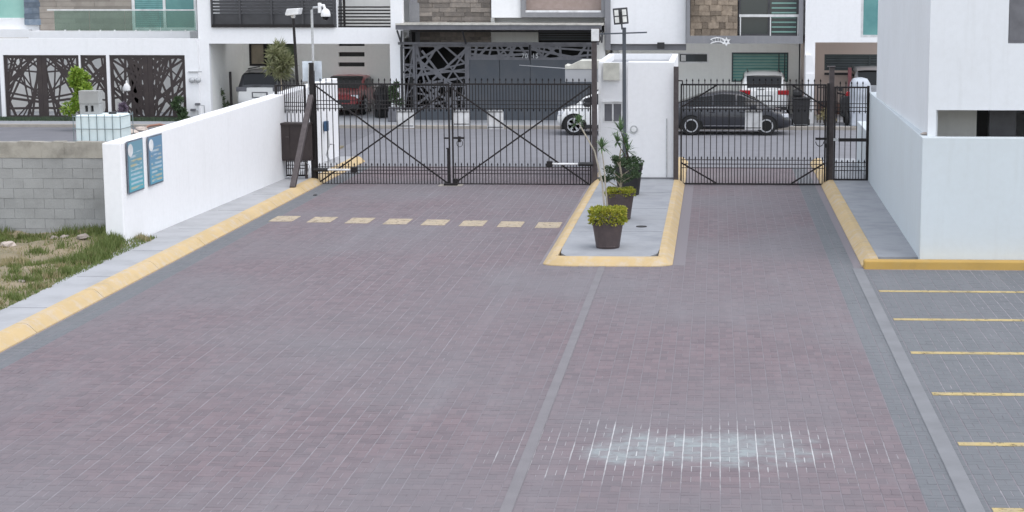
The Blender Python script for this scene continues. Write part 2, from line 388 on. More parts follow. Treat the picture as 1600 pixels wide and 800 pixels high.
def cut_sheet(mb, rnd, x0, x1, z0, z1, y, n, w0, w1, mirror=False, blots=0):
    if mirror:
        xm = (x0+x1)/2; sub = MB(); cut_sheet(sub, rnd, x0, xm, z0, z1, y, n, w0, w1, False, blots)
        for k in (1, -1):
            i = len(mb.v); mb.v += [((xm+(vx-xm)*k), vy+(0 if k == 1 else .0003), vz) for vx, vy, vz in sub.v]; mb.f += [tuple(i+q for q in f) for f in sub.f]
        return
    W, Hh = x1-x0, z1-z0
    for k in range(n):
        a = rnd.choice([rnd.uniform(.5, 1.1), rnd.uniform(-1.1, -.5), rnd.uniform(1.1, 2.0), rnd.uniform(-.3, .3)])
        cx, cz = rnd.uniform(x0, x1), rnd.uniform(z0, z1); w = rnd.uniform(w0, w1)/2; L = rnd.uniform(.5, 1.6)*max(W, Hh)
        d = (math.cos(a), math.sin(a)); p = (-d[1], d[0])
        poly = [(cx+d[0]*L*i+p[0]*w*j, cz+d[1]*L*i+p[1]*w*j) for i, j in ((-1, -1), (1, -1), (1, 1), (-1, 1))]
        poly = clip(poly, x0, x1, z0, z1)
        if len(poly) > 2: mb.prism(poly, y+k*.0006, y+.012+k*.0006)
    for k in range(blots):
        cx, cz, r = rnd.uniform(x0, x1), rnd.uniform(z0, z1), rnd.uniform(.12, .3)
        poly = clip([(cx+r*math.cos(q*1.05)*rnd.uniform(.6, 1.1), cz+1.3*r*math.sin(q*1.05)) for q in range(6)], x0, x1, z0, z1)
        if len(poly) > 2: mb.prism(poly, y+.014+k*.0006, y+.024+k*.0006)

# ================================================================== setting: ground, drive, kerbs
GY = 46.1                                     # gate line
KL, KI = -10.0, -2.04                         # left kerb face, centre strip
struct(MB().box(-120, 120, -40, 200, -.6, -.06).build('ground', 'soil'))
struct(MB().box(-60, 40, 50.6, 63.3, -.5, -.004).build('street', 'street_concrete'))
struct(MB().box(-60, -11.6, 56.2, 63.3, -.5, .004).build('road', 'asphalt'))

drive = struct(MB().box(-10.2, 9.5, 11, 50.6, -.5, -.0035).build('driveway', 'joint_sand'))
CW, GAP, CH = .205, .0036, .002
def brick_mesh(name, lx, ly, m):
    b = MB(); x, y = (lx/2-.0062 if lx > .15 else .0464), ly/2-GAP; xi, yi = x-.003, y-.003
    o = [(-x,-y,-.03),(x,-y,-.03),(x,y,-.03),(-x,y,-.03)]
    l = [(-x,-y,-CH),(x,-y,-CH),(x,y,-CH),(-x,y,-CH)]; tp = [(-xi,-yi,0),(xi,-yi,0),(xi,yi,0),(-xi,yi,0)]
    b.v = o+l+tp; b.f = [(8,9,10,11)]
    for k in range(4): b.f += [(4+k, 4+(k+1) % 4, 8+(k+1) % 4, 8+k), (k, (k+1) % 4, 4+(k+1) % 4, 4+k)]
    me = b.mesh(name); me.materials.append(MATS[m]); return me
BM = {(m, o): brick_mesh('paver', CW if o else CW/2, CW/2 if o else CW, m) for m in ('paver_mauve', 'paver_grey') for o in (0, 1)}
def zone(x, y):
    if x > 2.60: return 'paver_grey'
    if x > 2.06 or x < KL+.42: return 'paver_grey'
    return 'paver_mauve'
def inside(x, y):
    if 2.56 < x < 2.60: return True
    if x < KL+.08 or (x > 2.6 and y > 32.6): return False
    if -3.26 < x < -.62 and y > 33.0: return False
    return True
cells = []
for i in range(math.ceil((9.4+10)/CW)):
    for j in range(math.ceil((50.4-13)/CW)):
        x, y = KL+.03+(i+.5)*CW, 13+(j+.5)*CW
        if not inside(x, y): continue
        if x > 2.6 and x > 9.2: continue
        o = (i+j) % 2
        for k in (-.25, .25): cells.append((x+(0 if o else k*.2008), y+(k*CW if o else 0), o, zone(x, y)))
def inview(x, y):
    c, s = math.cos(YAW), math.sin(YAW); xx = c*x+s*y; yy = -s*x+c*y; f = yy*math.cos(TH)+H*math.sin(TH); u = yy*math.sin(TH)-H*math.cos(TH)
    px, py = CX+F*xx/f, CY-F*u/f
    return 6 < px < 1594 and py < 796
vis = sorted((c for c in cells if inview(c[0], c[1])), key=lambda c: (c[1], c[0]))[:300]
vset = set(vis)
jr = random.Random(5)
field = {'paver_mauve': MB(), 'paver_grey': MB()}
tmpl = {k: ([tuple(v.co) for v in me.vertices], [tuple(p.vertices) for p in me.polygons]) for k, me in BM.items()}
for c in cells:
    z = jr.gauss(0, .0008); tx, ty = jr.gauss(0, .006), jr.gauss(0, .006); a = jr.gauss(0, .006)
    if c in vset:
        inst('paver', BM[(c[3], c[2])], drive, (c[0], c[1], z), (tx, ty, a)); continue
    c = (c[0]+jr.gauss(0, .0013), c[1]+jr.gauss(0, .0013), c[2], c[3])
    mb = field[c[3]]; vs, fs = tmpl[(c[3], c[2])]; i = len(mb.v)
    mb.v += [(c[0]+v[0]-a*v[1], c[1]+v[1]+a*v[0], z+v[2]+v[0]*ty+v[1]*tx) for v in vs]; mb.f += [tuple(i+q for q in f) for f in fs]
for k, mb in field.items(): struct(mb.build('paver_field', k, drive), 'stuff')

# flush concrete strips
struct(MB().box(KI-.062, KI+.062, 11, 33.0, -.3, .005).build('centre_strip', 'seam'))
struct(MB().box(2.485, 2.68, 11, 32.75, -.3, .014).build('edge_strip', 'concrete_strip', bevel=.012))
# parking lines
for k, py in enumerate((456, 500, 552, 616, 694, 797)):
    Y = G(1500, py)[1]; struct(MB().box(2.76, 9.3, Y-.075, Y+.075, .001, .0055).build('parking_line', 'line_yellow'))
# painted dashes across the left lane
for k in range(8):
    x, y = G(445+k*58.9, 342+k*1.43)
    struct(MB().box(x-.255, x+.255, y-.45, y+.45, .001, .0055).build('road_marking', 'dash_paint'))
# pale patch under gate meeting point
struct(MB().box(-6.98, -6.38, 45.62, 46.2, .001, .0065).build('gate_stop_pad', 'kerb_grey'))

KH = .15
def kerb(name, path, wtop, closed_end=None, m='kerb_yellow', flip=1):
    # path: outer foot line (drive side); inner side lies to the left of the walking direction * flip
    prof = [(0, -.05), (.005, .015), (.115, .115), (.15, .14), (.20, KH), (wtop, KH), (wtop, -.05)]
    mb = MB(); pts = [Vector(p) for p in path]; rings = []
    for k, p in enumerate(pts):
        d0 = (pts[k]-pts[k-1]).normalized() if k else (pts[1]-pts[0]).normalized()
        d1 = (pts[k+1]-pts[k]).normalized() if k < len(pts)-1 else d0
        n0, n1 = Vector((-d0.y, d0.x))*flip, Vector((-d1.y, d1.x))*flip
        n = (n0+n1).normalized(); n = n/max(.35, n.dot(n0))
        rings.append([(p.x+n.x*q[0], p.y+n.y*q[0], q[1]) for q in prof])
    i = len(mb.v)
    for r in rings: mb.v += r
    q = len(prof)
    for k in range(len(rings)-1):
        for j in range(q-1): mb.f.append((i+k*q+j, i+(k+1)*q+j, i+(k+1)*q+j+1, i+k*q+j+1))
    mb.f.append(tuple(i+j for j in range(q))); mb.f.append(tuple(i+(len(rings)-1)*q+j for j in reversed(range(q))))
    return struct(mb.build(name, m))
def seg(y0, y1, n=2): return [y0+(y1-y0)*k/n for k in range(n+1)]
# kerbs are cast in lengths, with a thin joint between them
ys = [11, 14.2, 17.2, 20.2, 23.2, 26.2, 29.2, 32.2, 35.2, 38.2, 41.2, 44.2, 47.2, 51.8]
for a, b in zip(ys, ys[1:]): kerb('kerb', [(KL, a+.008), (KL, b-.008)], .31, flip=1)
struct(MB().slab([(-10.31, 11), (-10.31, 51.8), (-11.0, 51.8), (-11.2, 34), (-10.98, 29), (-10.93, 24), (-10.95, 11)], -.4, KH-.006).build('pavement_left', 'concrete_pale'))
for yj in (15.5, 18.5, 21.5, 24.5, 27.5, 30.5, 33.5, 36.5, 39.5, 42.5):
    struct(MB().box(-10.90, -10.315, yj-.006, yj+.006, KH-.02, KH-.0035).build('joint_line', 'concrete_strip'))
# island with rounded nose
def nose(cx0, cx1, yf, r):
    p = []
    for k in range(7):
        a = math.pi+math.pi/2*k/6; p.append((cx0+r+r*math.cos(a), yf+r*.55+r*.55*math.sin(a)))
    for k in range(7):
        a = 1.5*math.pi+math.pi/2*k/6; p.append((cx1-r+r*math.cos(a), yf+r*.55+r*.55*math.sin(a)))
    return p
IL, IR, IF = -3.15, -.76, 32.85
npth = nose(IL, IR, IF, .5)
kerb('island_kerb', [(IL, 52.0)]+npth+[(IR, 52.0)], .27, flip=1)
ii = [(x+(.262 if x < -2 else -.262)*(1 if abs(x+1.95) > .3 else 0), max(y+.15, IF+.262)) for x, y in npth]
struct(MB().slab([(IL+.268, 52.0), (IL+.268, 34.2), (IL+.30, 33.55), (IL+.42, 33.2), (IL+.62, IF+.262), (IR-.62, IF+.262), (IR-.42, 33.2), (IR-.30, 33.55), (IR-.268, 34.2), (IR-.268, 52.0)], -.3, KH-.006).build('island_paving', 'concrete_walk'))
# score joints on the island slab
for yj in (36.5, 40.2, 43.3):
    struct(MB().box(IL+.3, IR-.3, yj-.008, yj+.008, KH-.02, KH-.0035).build('joint_line', 'concrete_strip'))
# right kerb, pavement and ochre return along the parking
for a, b in zip(ys[7:], ys[8:]): kerb('kerb', [(2.68, max(a, 33.02)+.008), (2.68, b-.008)], .30, flip=-1)
struct(MB().slab([(2.985, 33.3), (3.8, 33.3), (3.95, 51.8), (2.985, 51.8)], -.3, KH-.006).build('pavement_right', 'concrete_walk'))
struct(MB().box(2.70, 12, 32.75, 33.0, -.2, KH+.002).build('parking_kerb', 'kerb_ochre', bevel=.025))
# far pavement in front of the houses
struct(MB().box(-60, 40, 63.5, 80, -.3, .10).build('pavement_far', 'concrete_walk'))
struct(MB().box(-60, 40, 63.3, 63.496, -.3, .115).build('kerb_far', 'kerb_grey', bevel=.02))
# vacant lot
lot = MB(); nx, ny = 60, 70
lr = random.Random(3)
for j in range(ny+1):
    for i in range(nx+1):
        y = 11+j/ny*26.5; e0 = -10.9-.32*max(0, min(1, (y-30)/3.5)); x = e0-(i/nx)**1.3*14
        ed = min(1, (e0-x)/.8)
        lot.v.append((x, y, .13+ed*(.07+.05*math.sin(x*1.7+y*.8)+.04*math.sin(y*2.1-x)+lr.gauss(0, .018))+.06*max(0, min(1, (y-32)/3))*ed))
for j in range(ny):
    for i in range(nx): a = j*(nx+1)+i; lot.f.append((a, a+nx+1, a+nx+2, a+1))
struct(lot.build('dirt_lot', 'soil', smooth=True))
struct(MB().box(-60, -11.5, 37.5, 56.2, -.4, .05).build('lot_behind_wall', 'soil'))

# grass on the lot
def lot_z(x, y):
    ed = min(1, max(0, (-10.9-x)/.8)); return .13+ed*(.07+.05*math.sin(x*1.7+y*.8)+.04*math.sin(y*2.1-x))+.06*max(0, min(1, (y-32)/3))*ed
gr = random.Random(11)
def blades(mb, n, xf, yf, hmin, hmax, keep, wid=.012):
    for _ in range(n):
        x, y = xf(), yf()
        if gr.random() > keep(x, y): continue
        z = lot_z(x, y)-.01; h = gr.uniform(hmin, hmax); a = gr.uniform(0, 6.28); t = gr.uniform(.05, .55)*h; w_ = wid*gr.uniform(.6, 1.4); q = gr.uniform(0, 6.28)
        dx, dy = math.cos(q)*w_, math.sin(q)*w_
        mb.quad((x-dx, y-dy, z), (x+dx, y+dy, z), (x+math.cos(a)*t, y+math.sin(a)*t, z+h))
def pn(x, y, s=1.0): return .5+.25*math.sin(x*1.9*s+y*.7*s)+.25*math.sin(y*1.5*s-x*.9*s+1.3)
g1, g2 = MB(), MB()
edge = lambda y: -10.93-.12*abs(math.sin(y*2.3))-.18*max(0, (y-29)/5)*.6
blades(g1, 52000, lambda: -10.95-gr.random()**1.3*6.2, lambda: gr.uniform(22, 35.2), .02, .09, lambda x, y: .8*max(pn(x, y)**2.2, .9*math.exp(-((x+11.15)/.3)**2), math.exp(-((y-35)/.6)**2)), .011)
blades(g2, 26000, lambda: -11.1-gr.random()*6, lambda: gr.uniform(22, 35), .02, .085, lambda x, y: .25+.75*(1-pn(x, y))**1.2, .010)
for _ in range(150):
    cx_, cy_ = -11.05-gr.random()**1.4*5.5, gr.uniform(23, 35); rr = gr.uniform(.06, .22)
    blades(g1 if gr.random() < .62 else g2, int(900*rr), lambda: gr.gauss(cx_, rr*.6), lambda: gr.gauss(cy_, rr*.6), .04, gr.uniform(.1, .2), lambda x, y: 1 if x < -10.92 and y < 35.3 else 0, .010)
blades(g1, 2600, lambda: gr.gauss(-11.3, .16), lambda: gr.uniform(31.8, 34.2), .05, .2, lambda x, y: 1 if x < -10.98-.25*max(0, (y-31.5)/2.6) else 0)
blades(g1, 2600, lambda: gr.uniform(-17, -11.7), lambda: gr.gauss(35.0, .25), .06, .22, lambda x, y: 1 if y < 35.3 and pn(x, y, 2) > .4 else 0)
blades(g1, 1800, lambda: gr.uniform(-15.5, -13.7), lambda: gr.gauss(33.6, .6), .05, .16, lambda x, y: 1)
def gtag(o, l): o['kind'] = 'stuff'; o['label'] = l; o['category'] = 'grass'; return o
gtag(g1.build('grass', 'grass_green'), 'green weeds growing over the vacant lot beside the pavement')
gtag(g2.build('dry_grass', 'grass_dry'), 'straw coloured dry grass on the bare soil of the lot')
# loose stones on the lot
sr = random.Random(2)
for (px, py, s, lbl) in ((14, 385, .15, 'flat pale stone at the left edge of the lot below the block wall'), (85, 373, .09, 'small pale stone on bare soil left of two close stones'), (101, 374, .10, 'pale rounded stone in the middle of the bare soil patch'), (33, 432, .07, 'lone tan stone low in the dry grass near the left edge'), (130, 379, .13, 'reddish rubble stone near the white wall end and weeds'), (120, 354, .07, 'white scrap stone lying against the foot of the block wall')):
    x, y = G(px, py, .22); b = MB()
    b.lathe((x, y, lot_z(x, y)-.02), [(s*.6, 0), (s, .25*s), (s*.8, .6*s), (s*.3, .75*s)], 7)
    b.v = [(vx+sr.gauss(0, s*.12), vy+sr.gauss(0, s*.12), vz+sr.gauss(0, s*.06)) for vx, vy, vz in b.v]
    tag(b.build('stone', 'rubble', org=(x, y, lot_z(x, y))), lbl, 'stone', 'stones on the vacant lot')

# ================================================================== walls by the drive
# left perimeter wall: slightly rising top, near end at y=34.1, far end beyond the gate
wt = thing('boundary_wall', 'long white plastered boundary wall carrying two blue notice boards', 'wall', (-11.3, 40, KH))
Y0, Y1 = 34.15, 52.0
def wallpt(Y): t = (Y-Y0)/(Y1-Y0); return -11.25+t*.47
b = MB(); tw = .36
z0, z1 = 2.10, 2.36
a0, a1 = wallpt(Y0), wallpt(Y1)
b.v = [(a0-tw,Y0,-.1),(a0,Y0,-.1),(a1,Y1,-.1),(a1-tw,Y1,-.1),(a0-tw,Y0,z0),(a0,Y0,z0),(a1,Y1,z1),(a1-tw,Y1,z1)]
b.f = [(0,1,5,4),(1,2,6,5),(2,3,7,6),(3,0,4,7),(4,5,6,7),(3,2,1,0)]
b.build('wall', 'white_plaster', wt, bevel=.02)
# notice boards
for k, (pa, pm, nm, lb) in enumerate((((197, 219, 222, 304), 'poster_a', 'notice_board', 'teal notice board with white oval, nearer the block wall end of the white wall'), ((230, 212, 252, 292), 'poster_b', 'notice_board', 'blue notice board with white oval, nearer the entrance gate on the white wall'))):
    x0, y0, x1, y1 = pa
    def onwall(px, py):
        best = min((abs(V(px, py, Y0+q*.01)[0]-wallpt(Y0+q*.01)), Y0+q*.01) for q in range(0, 500)); Y = best[1]; return Y, V(px, py, Y)[1]
    Ya, za = onwall(x0, (y0+y1)/2); Yb, zb = onwall(x1, (y0+y1)/2)
    zt = (onwall(x0, y0+6)[1]+onwall(x1, y0-4)[1])/2; zl = (onwall(x0, y1)[1]+onwall(x1, y1-13)[1])/2
    t = thing(nm, lb, 'notice board', (wallpt(Ya), (Ya+Yb)/2, zl), 'notice boards on the white wall')
    X = max(wallpt(Ya), wallpt(Yb))
    MB().box(X+.004, X+.022, Ya-.03, Yb+.03, zl-.03, zt+.03).build('frame', 'sign_frame', t)
    MB().box(X+.024, X+.030, Ya, Yb, zl, zt).build('printed_sheet', pm, t)
    hz, hy = (zt-zl), (Yb-Ya)
    o = MB(); n = 20
    ring = [(Ya+hy*.14+.13*hy*math.cos(q*6.283/n)*1.3, zt-.16*hz+.13*hz*math.sin(q*6.283/n)) for q in range(n)]
    i = len(o.v); o.v += [(X+.034, y_, z_) for y_, z_ in ring]; o.f.append(tuple(range(n)))
    o.v += [(X+.031, y_, z_) for y_, z_ in ring]
    for q in range(n): o.f.append((q, n+q, n+(q+1) % n, (q+1) % n))
    o.build('oval_emblem', 'sign_oval', t)

# concrete block wall of the vacant lot
bw = thing('block_wall', 'weathered bare grey concrete block wall behind the weedy lot', 'wall', (-16, 35.75, .1))
BX1 = a0-tw-.01; BX0 = BX1-9.2; BY = 35.35
ztop = V(80, 222, BY)[1]
capz = V(80, 247, BY)[1]
MB().box(BX0, BX1, BY+.009, BY+.155, -.1, capz).build('mortar_core', 'mortar', bw)
cb = MB(); nseg = 40; cr = random.Random(9)
for k in range(nseg):
    xa, xb = BX0+(BX1-BX0)*k/nseg, BX0+(BX1-BX0)*(k+1)/nseg
    cb.box(xa, xb, BY-.012+cr.uniform(-.006, .006), BY+.2, capz+.002, ztop+cr.uniform(-.008, .012))
cb.build('bond_beam', 'cap_concrete', bw)
bmesh_ = MB().box(-.197, .197, 0, .16, 0, .193).mesh('block'); bmesh_.materials.append(MATS['block'])
bmb = MB().box(-.097, .097, 0, .16, 0, .193).mesh('half_block'); bmb.materials.append(MATS['block'])
zz = capz-.2; row = 0
while zz > -.05:
    x = BX1-.2+(0 if row % 2 else -.0)
    if row % 2: inst('block', bmb, bw, (BX1-.1, BY+cr.uniform(-.004, .004), zz)); x -= .2
    while x > BX0+.2:
        inst('block', bmesh_, bw, (x, BY+cr.uniform(-.004, .005), zz+cr.uniform(-.002, .002)), (0, cr.gauss(0, .003), 0)); x -= .4
    zz -= .2; row += 1

# right low wall and building on it
RW = thing('boundary_wall', 'pale blue white low wall turning the corner beside the parking bays', 'wall', (3.75, 33, KH))
wl = MB(); zt = 2.36
wl.slab([(3.72, 33.02), (14, 33.02), (14, 33.25), (4.0, 33.25), (4.12, 46.3), (3.86, 46.3)], -.1, zt)
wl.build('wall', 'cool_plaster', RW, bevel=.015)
MB().slab([(3.88, 46.32), (4.1, 46.32), (4.14, 50.5), (3.9, 50.5)], -.1, 1.3).build('far_return', 'cool_plaster', RW, bevel=.015)
rb = thing('building', 'plain white building rising above the low wall at the right', 'building', (9, 38, .1))
BFY = 33.36; bx = V(1452, 100, BFY)[0]
o1 = (*V(1462, 214, BFY)[:1], 2.12, 14, V(1462, 172, BFY)[1]); 
w0 = V(1575, 68, BFY); 
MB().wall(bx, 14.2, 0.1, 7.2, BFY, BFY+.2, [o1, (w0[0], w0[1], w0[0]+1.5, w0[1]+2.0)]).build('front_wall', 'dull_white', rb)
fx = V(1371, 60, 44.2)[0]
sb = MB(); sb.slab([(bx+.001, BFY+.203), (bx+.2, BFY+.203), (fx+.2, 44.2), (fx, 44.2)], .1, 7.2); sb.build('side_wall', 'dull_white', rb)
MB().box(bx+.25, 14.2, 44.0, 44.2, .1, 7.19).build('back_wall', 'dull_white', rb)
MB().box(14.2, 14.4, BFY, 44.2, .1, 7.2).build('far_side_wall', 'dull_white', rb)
MB().box(bx-.05, 14.5, BFY-.05, 44.4, 7.21, 7.4).build('roof', 'dull_white', rb)
MB().box(bx+.3, 14.1, BFY+.21, 43.9, V(1462, 172, BFY)[1]+.01, V(1462, 172, BFY)[1]+.18).build('floor_slab', 'grey_plaster', rb)
gx = V(1526, 190, 34.9)[0]
MB().box(bx+.3, gx, 34.9, 35.0, .1, 3.3).build('carport_wall', 'warm_white', rb)
MB().box(gx+.1, gx+.7, 38.2, 38.3, .1, 3.3).build('carport_door', 'dark_frame', rb)
MB().box(V(1546, 190, 35)[0], V(1588, 190, 35)[0], 35.0, 35.1, .1, 3.0).build('carport_shutter', 'slate_steel', rb)
f_ = MB(); X0, Z0 = w0; f_.box(X0+.002, X0+1.498, BFY+.09, BFY+.13, Z0+.002, Z0+1.998)
wn = f_.build('window', 'slate_steel', rb)
MB().box(X0+.03, X0+.75, BFY+.082, BFY+.088, Z0+.04, Z0+1.95).build('blind', 'slate_steel', wn)
MB().box(X0, X0+1.5, BFY+.06, BFY+.085, Z0+.003, Z0+.035).build('sill', 'slate_steel', wn)
# debris on the wall top
for px, py, s in ((1446, 211, .10),):
    x, y = G(px, py, zt); b = MB().lathe((x, y, zt), [(s*.5, 0), (s, .2*s), (s*.5, .5*s)], 6)
    tag(b.build('stone', 'rubble', org=(x, y, zt)), 'grey crumb of mortar on the corner of the pale blue wall top', 'stone')

# ================================================================== gates
def spear(L, down=False):
    b = MB(); w_ = .0098
    b.box(-w_, w_, -w_, w_, 0, L-.09)
    i = len(b.v); b.v += [(-w_, -w_, L-.09), (w_, -w_, L-.09), (w_, w_, L-.09), (-w_, w_, L-.09), (-.02, 0, L-.055), (.02, 0, L-.055), (0, 0, L)]
    b.f += [(i, i+1, i+5, i+4), (i+2, i+3, i+4, i+5), (i+4, i+5, i+6), (i+5, i+4, i+6), (i+1, i+2, i+5), (i+3, i, i+4)]
    if down: b.v = [(x, y, L-z) for x, y, z in b.v]; b.f = [tuple(reversed(f)) for f in b.f]
    me = b.mesh('picket'); me.materials.append(MATS['black_steel']); return me
def gate_leaf(t, x0, x1, Y, pys, xref, sp, tips=True, tops=2, steel='black_steel'):
    """pys: top rail, three upper band rails, short tip, lower tip, three lower rails, bottom (photo rows)"""
    z = [V(xref, p, Y)[1] for p in pys]
    W = x1-x0
    for x in (x0+.02, x1-.02): MB().box(x-.02, x+.02, Y-.02, Y+.02, z[9]-.02, z[0]+.02).build('stile', steel, t)
    for k in (0, 9): MB().box(x0+.041, x1-.041, Y-.018, Y+.018, z[k]-.02, z[k]+.02).build('rail', steel, t)
    for k in (1, 2, 3, 6, 7, 8): MB().box(x0+.041, x1-.041, Y-.012, Y+.012, z[k]-.009, z[k]+.009).build('rail', steel, t)
    n = max(2, round(W/sp)); d = W/n
    ft = spear(z[0]-z[9]+.16); su = spear(z[0]-z[4], True); sl_ = spear(z[5]-z[9])
    for k in range(1, n):
        inst('picket', ft, t, (x0+k*d, Y+.0025, z[9]))
    for k in range(n):
        x = x0+(k+.5)*d
        inst('picket', su, t, (x, Y+.0025, z[4])); inst('picket', sl_, t, (x, Y+.0025, z[9]))
    return z
def brace(t, a, b, Y, w_=.04):
    A, B = V(*a, Y), V(*b, Y); MB().bar((A[0], Y, A[1]), (B[0], Y, B[1]), .02, w_).build('brace', 'black_steel', t)

LR = [131.5, 157.5, 163.5, 169.5, 175, 254, 261, 266, 271.5, 288]
gl = thing('swing_gate', 'left leaf of the wide black picket driveway gate, next to the brown cabinet', 'gate', (V(598, 288, GY)[0], GY, .03), 'leaves of the driveway gate')
gate_leaf(gl, V(493, 200, GY)[0], V(703, 200, GY)[0], GY, LR, 600, .152)
brace(gl, (493, 134), (702, 288), GY-.035); brace(gl, (496, 287), (702, 140), GY-.06)
grr = thing('swing_gate', 'right leaf of the wide black picket driveway gate, next to the guard booth', 'gate', (V(815, 288, GY)[0], GY, .03), 'leaves of the driveway gate')
gate_leaf(grr, V(706, 200, GY)[0], V(924, 200, GY)[0], GY, LR, 815, .152)
brace(grr, (708, 288), (923, 134), GY-.035); brace(grr, (706, 138), (922, 289), GY-.06)
def panel_sign(t, x0, y0, x1, y1, Y):
    a, b_ = V(x0, y1, Y), V(x1, y0, Y)
    o = MB().box(a[0], b_[0], Y+.05, Y+.062, a[1], b_[1]).build('sign_panel', 'sign_white', t); o['label'] = 'blank white back of a small sign plate'
    for zz in (a[1]+.05, b_[1]-.05): MB().box(a[0]+.02, b_[0]-.02, Y+.035, Y+.049, zz-.008, zz+.008).build('sign_clip', 'black_steel', t)
panel_sign(gl, 619, 172, 646, 200, GY); panel_sign(grr, 708, 172, 733, 197, GY); panel_sign(grr, 761, 172, 786, 202, GY)
# latch and drop bolt
def vbox(t, name, px0, py0, px1, py1, Y, d, m, off=0):
    a, b_ = V(px0, py1, Y), V(px1, py0, Y); return MB().box(a[0], b_[0], Y-d+off, Y+off, a[1], b_[1]).build(name, m, t)
vbox(gl, 'drop_bolt', 699.5, 232, 702.5, 290, GY-.06, .03, 'black_steel')
vbox(gl, 'bolt_handle', 697.5, 231, 702, 233, GY-.095, .03, 'black_steel')
vbox(gl, 'latch_bar', 693.5, 214.5, 703, 217, GY-.04, .03, 'black_steel')
vbox(grr, 'latch_bar', 707, 214, 726, 217, GY-.04, .03, 'black_steel')
vbox(grr, 'lock_box', 716, 213, 720, 222, GY-.075, .03, 'black_steel')
A = V(719, 219, GY-.1)
MB().tube([(A[0]-.01+.075*math.sin(q*.52), GY-.12, A[1]-.08+.09*math.cos(q*.52)) for q in range(13)], .008, 6).build('chain', 'black_steel', grr)
st = thing('gate_stop', 'small black steel stop plate on the ground where the gate leaves meet', 'gate stop', (V(705, 292, 45.9)[0], 45.8, .006))
x_ = V(705, 292, 45.8)[0]
MB().box(x_-.18, x_+.16, 45.72, 45.86, .007, .06).build('base_plate', 'black_steel', st)
MB().box(x_+.03, x_+.15, 45.87, 45.99, .007, .16).build('stop_block', 'black_steel', st)
# closers
def closer(px0, px1, py, m1, lab, t_off):
    a, b_ = V(px0, py, GY-.1), V(px1, py, GY-.1); z = a[1]
    t = thing('gate_closer', lab, 'gate closer', (a[0], GY-.1, z), 'gate closer arms')
    xm = a[0]+(b_[0]-a[0])*t_off
    dark, pale = ((a[0], xm), (xm, b_[0])) if t_off < .5 else ((xm, b_[0]), (a[0], xm))
    MB().tube([(dark[0], GY-.13, z), (dark[1], GY-.13, z)], .05, 12).build('motor_body', 'black_plastic', t, smooth=True)
    MB().tube([(pale[0], GY-.13, z), (pale[1], GY-.13, z)], .028, 12).build('piston', 'white_metal', t, smooth=True)
    ex = b_[0] if t_off < .5 else a[0]
    MB().box(ex-.07, ex+.07, GY-.2, GY-.05, z-.07, z+.07).build('bracket', 'black_steel', t)
closer(491, 553, 265, None, 'grey and black gate closer arm low on the leaf by the cabinet', .35)
closer(859, 927, 256, None, 'white and black gate closer arm low on the leaf by the booth', .66)

# gate posts
pl = thing('gate_post', 'tall dark steel gate post with a leaning brace and camera mast', 'gate post', (V(486, 285, GY)[0], GY, KH))
def post(t, name, px, w_, pyt, Y, zb, m='black_steel'):
    x, z = V(px, pyt, Y); MB().box(x-w_/2, x+w_/2, Y-w_/2, Y+w_/2, zb, z).build(name, m, t, bevel=.008); return x, z
post(pl, 'post', 486.5, .13, 98, GY, .1, 'black_steel')
bx0 = G(457, 293, KH); bt = V(486, 150, GY-.16)
MB().bar((bx0[0], bx0[1], KH-.02), (bt[0], GY-.16, bt[1]), .13, .12).build('leaning_brace', 'brown_steel', pl, bevel=.008)
mx_, mz_ = V(487, 12, GY)
_, pz = V(487, 98, GY)
MB().tube([(mx_, GY, pz-.2), (mx_, GY, mz_-.06), (mx_+.04, GY, mz_), (mx_+.16, GY, mz_+.01)], .032, 8).build('camera_mast', 'galvanised', pl, smooth=True)
MB().tube([(V(483.5, 100, GY)[0], GY-.1, V(483, 100, GY)[1]), (V(482, 180, GY)[0], GY-.1, V(482, 180, GY)[1]), (V(484, 245, GY)[0], GY-.1, V(484, 245, GY)[1])], .014, 6).build('conduit', 'galvanised', pl)
vbox(pl, 'junction_box', 481, 236.5, 488, 245, GY-.07, .1, 'white_metal')
MB().tube([(V(483, 246, GY)[0], GY-.13, V(483, 246, GY)[1]), (V(480, 252, GY)[0], GY-.16, V(480, 252, GY)[1]), (V(486, 258, GY)[0], GY-.16, V(486, 258, GY)[1]), (V(482, 272, GY)[0], GY-.14, V(482, 272, GY)[1])], .012, 6).build('hanging_cable', 'galvanised', pl)
cm = thing('security_camera', 'white dome security camera at the top of the gate mast', 'camera', (mx_+.2, GY, mz_))
cx_, cz_ = V(506, 17, GY)
MB().box(mx_+.165, mx_+.24, GY-.05, GY+.05, mz_-.13, mz_+.12).build('wall_bracket', 'white_metal', cm, bevel=.01)
MB().tube([(mx_+.24, GY, mz_+.05), (cx_, GY-.02, mz_+.06), (cx_+.05, GY-.03, cz_)], .04, 8).build('arm', 'white_metal', cm, smooth=True)
MB().lathe((cx_+.05, GY-.03, cz_-.14), [(.12, 0), (.125, .03), (.11, .12), (.07, .18), (.03, .2)], 16).build('housing', 'white_metal', cm, smooth=True)
MB().lathe((cx_+.05, GY-.03, cz_-.24), [(.01, 0), (.06, .02), (.085, .06), (.09, .098)], 16).build('dome', 'car_glass', cm, smooth=True)
# pale board behind the post
bd = thing('sign_board', 'pale blue white board fixed behind the tall dark gate post', 'board', (V(487, 126, GY+.2)[0], GY+.2, 2.4))
vbox(bd, 'board', 473.5, 95.5, 502.5, 127, GY+.26, .03, 'pale_blue_board')
vbox(bd, 'clamp', 484, 105, 491, 110, GY+.225, .12, 'black_steel')
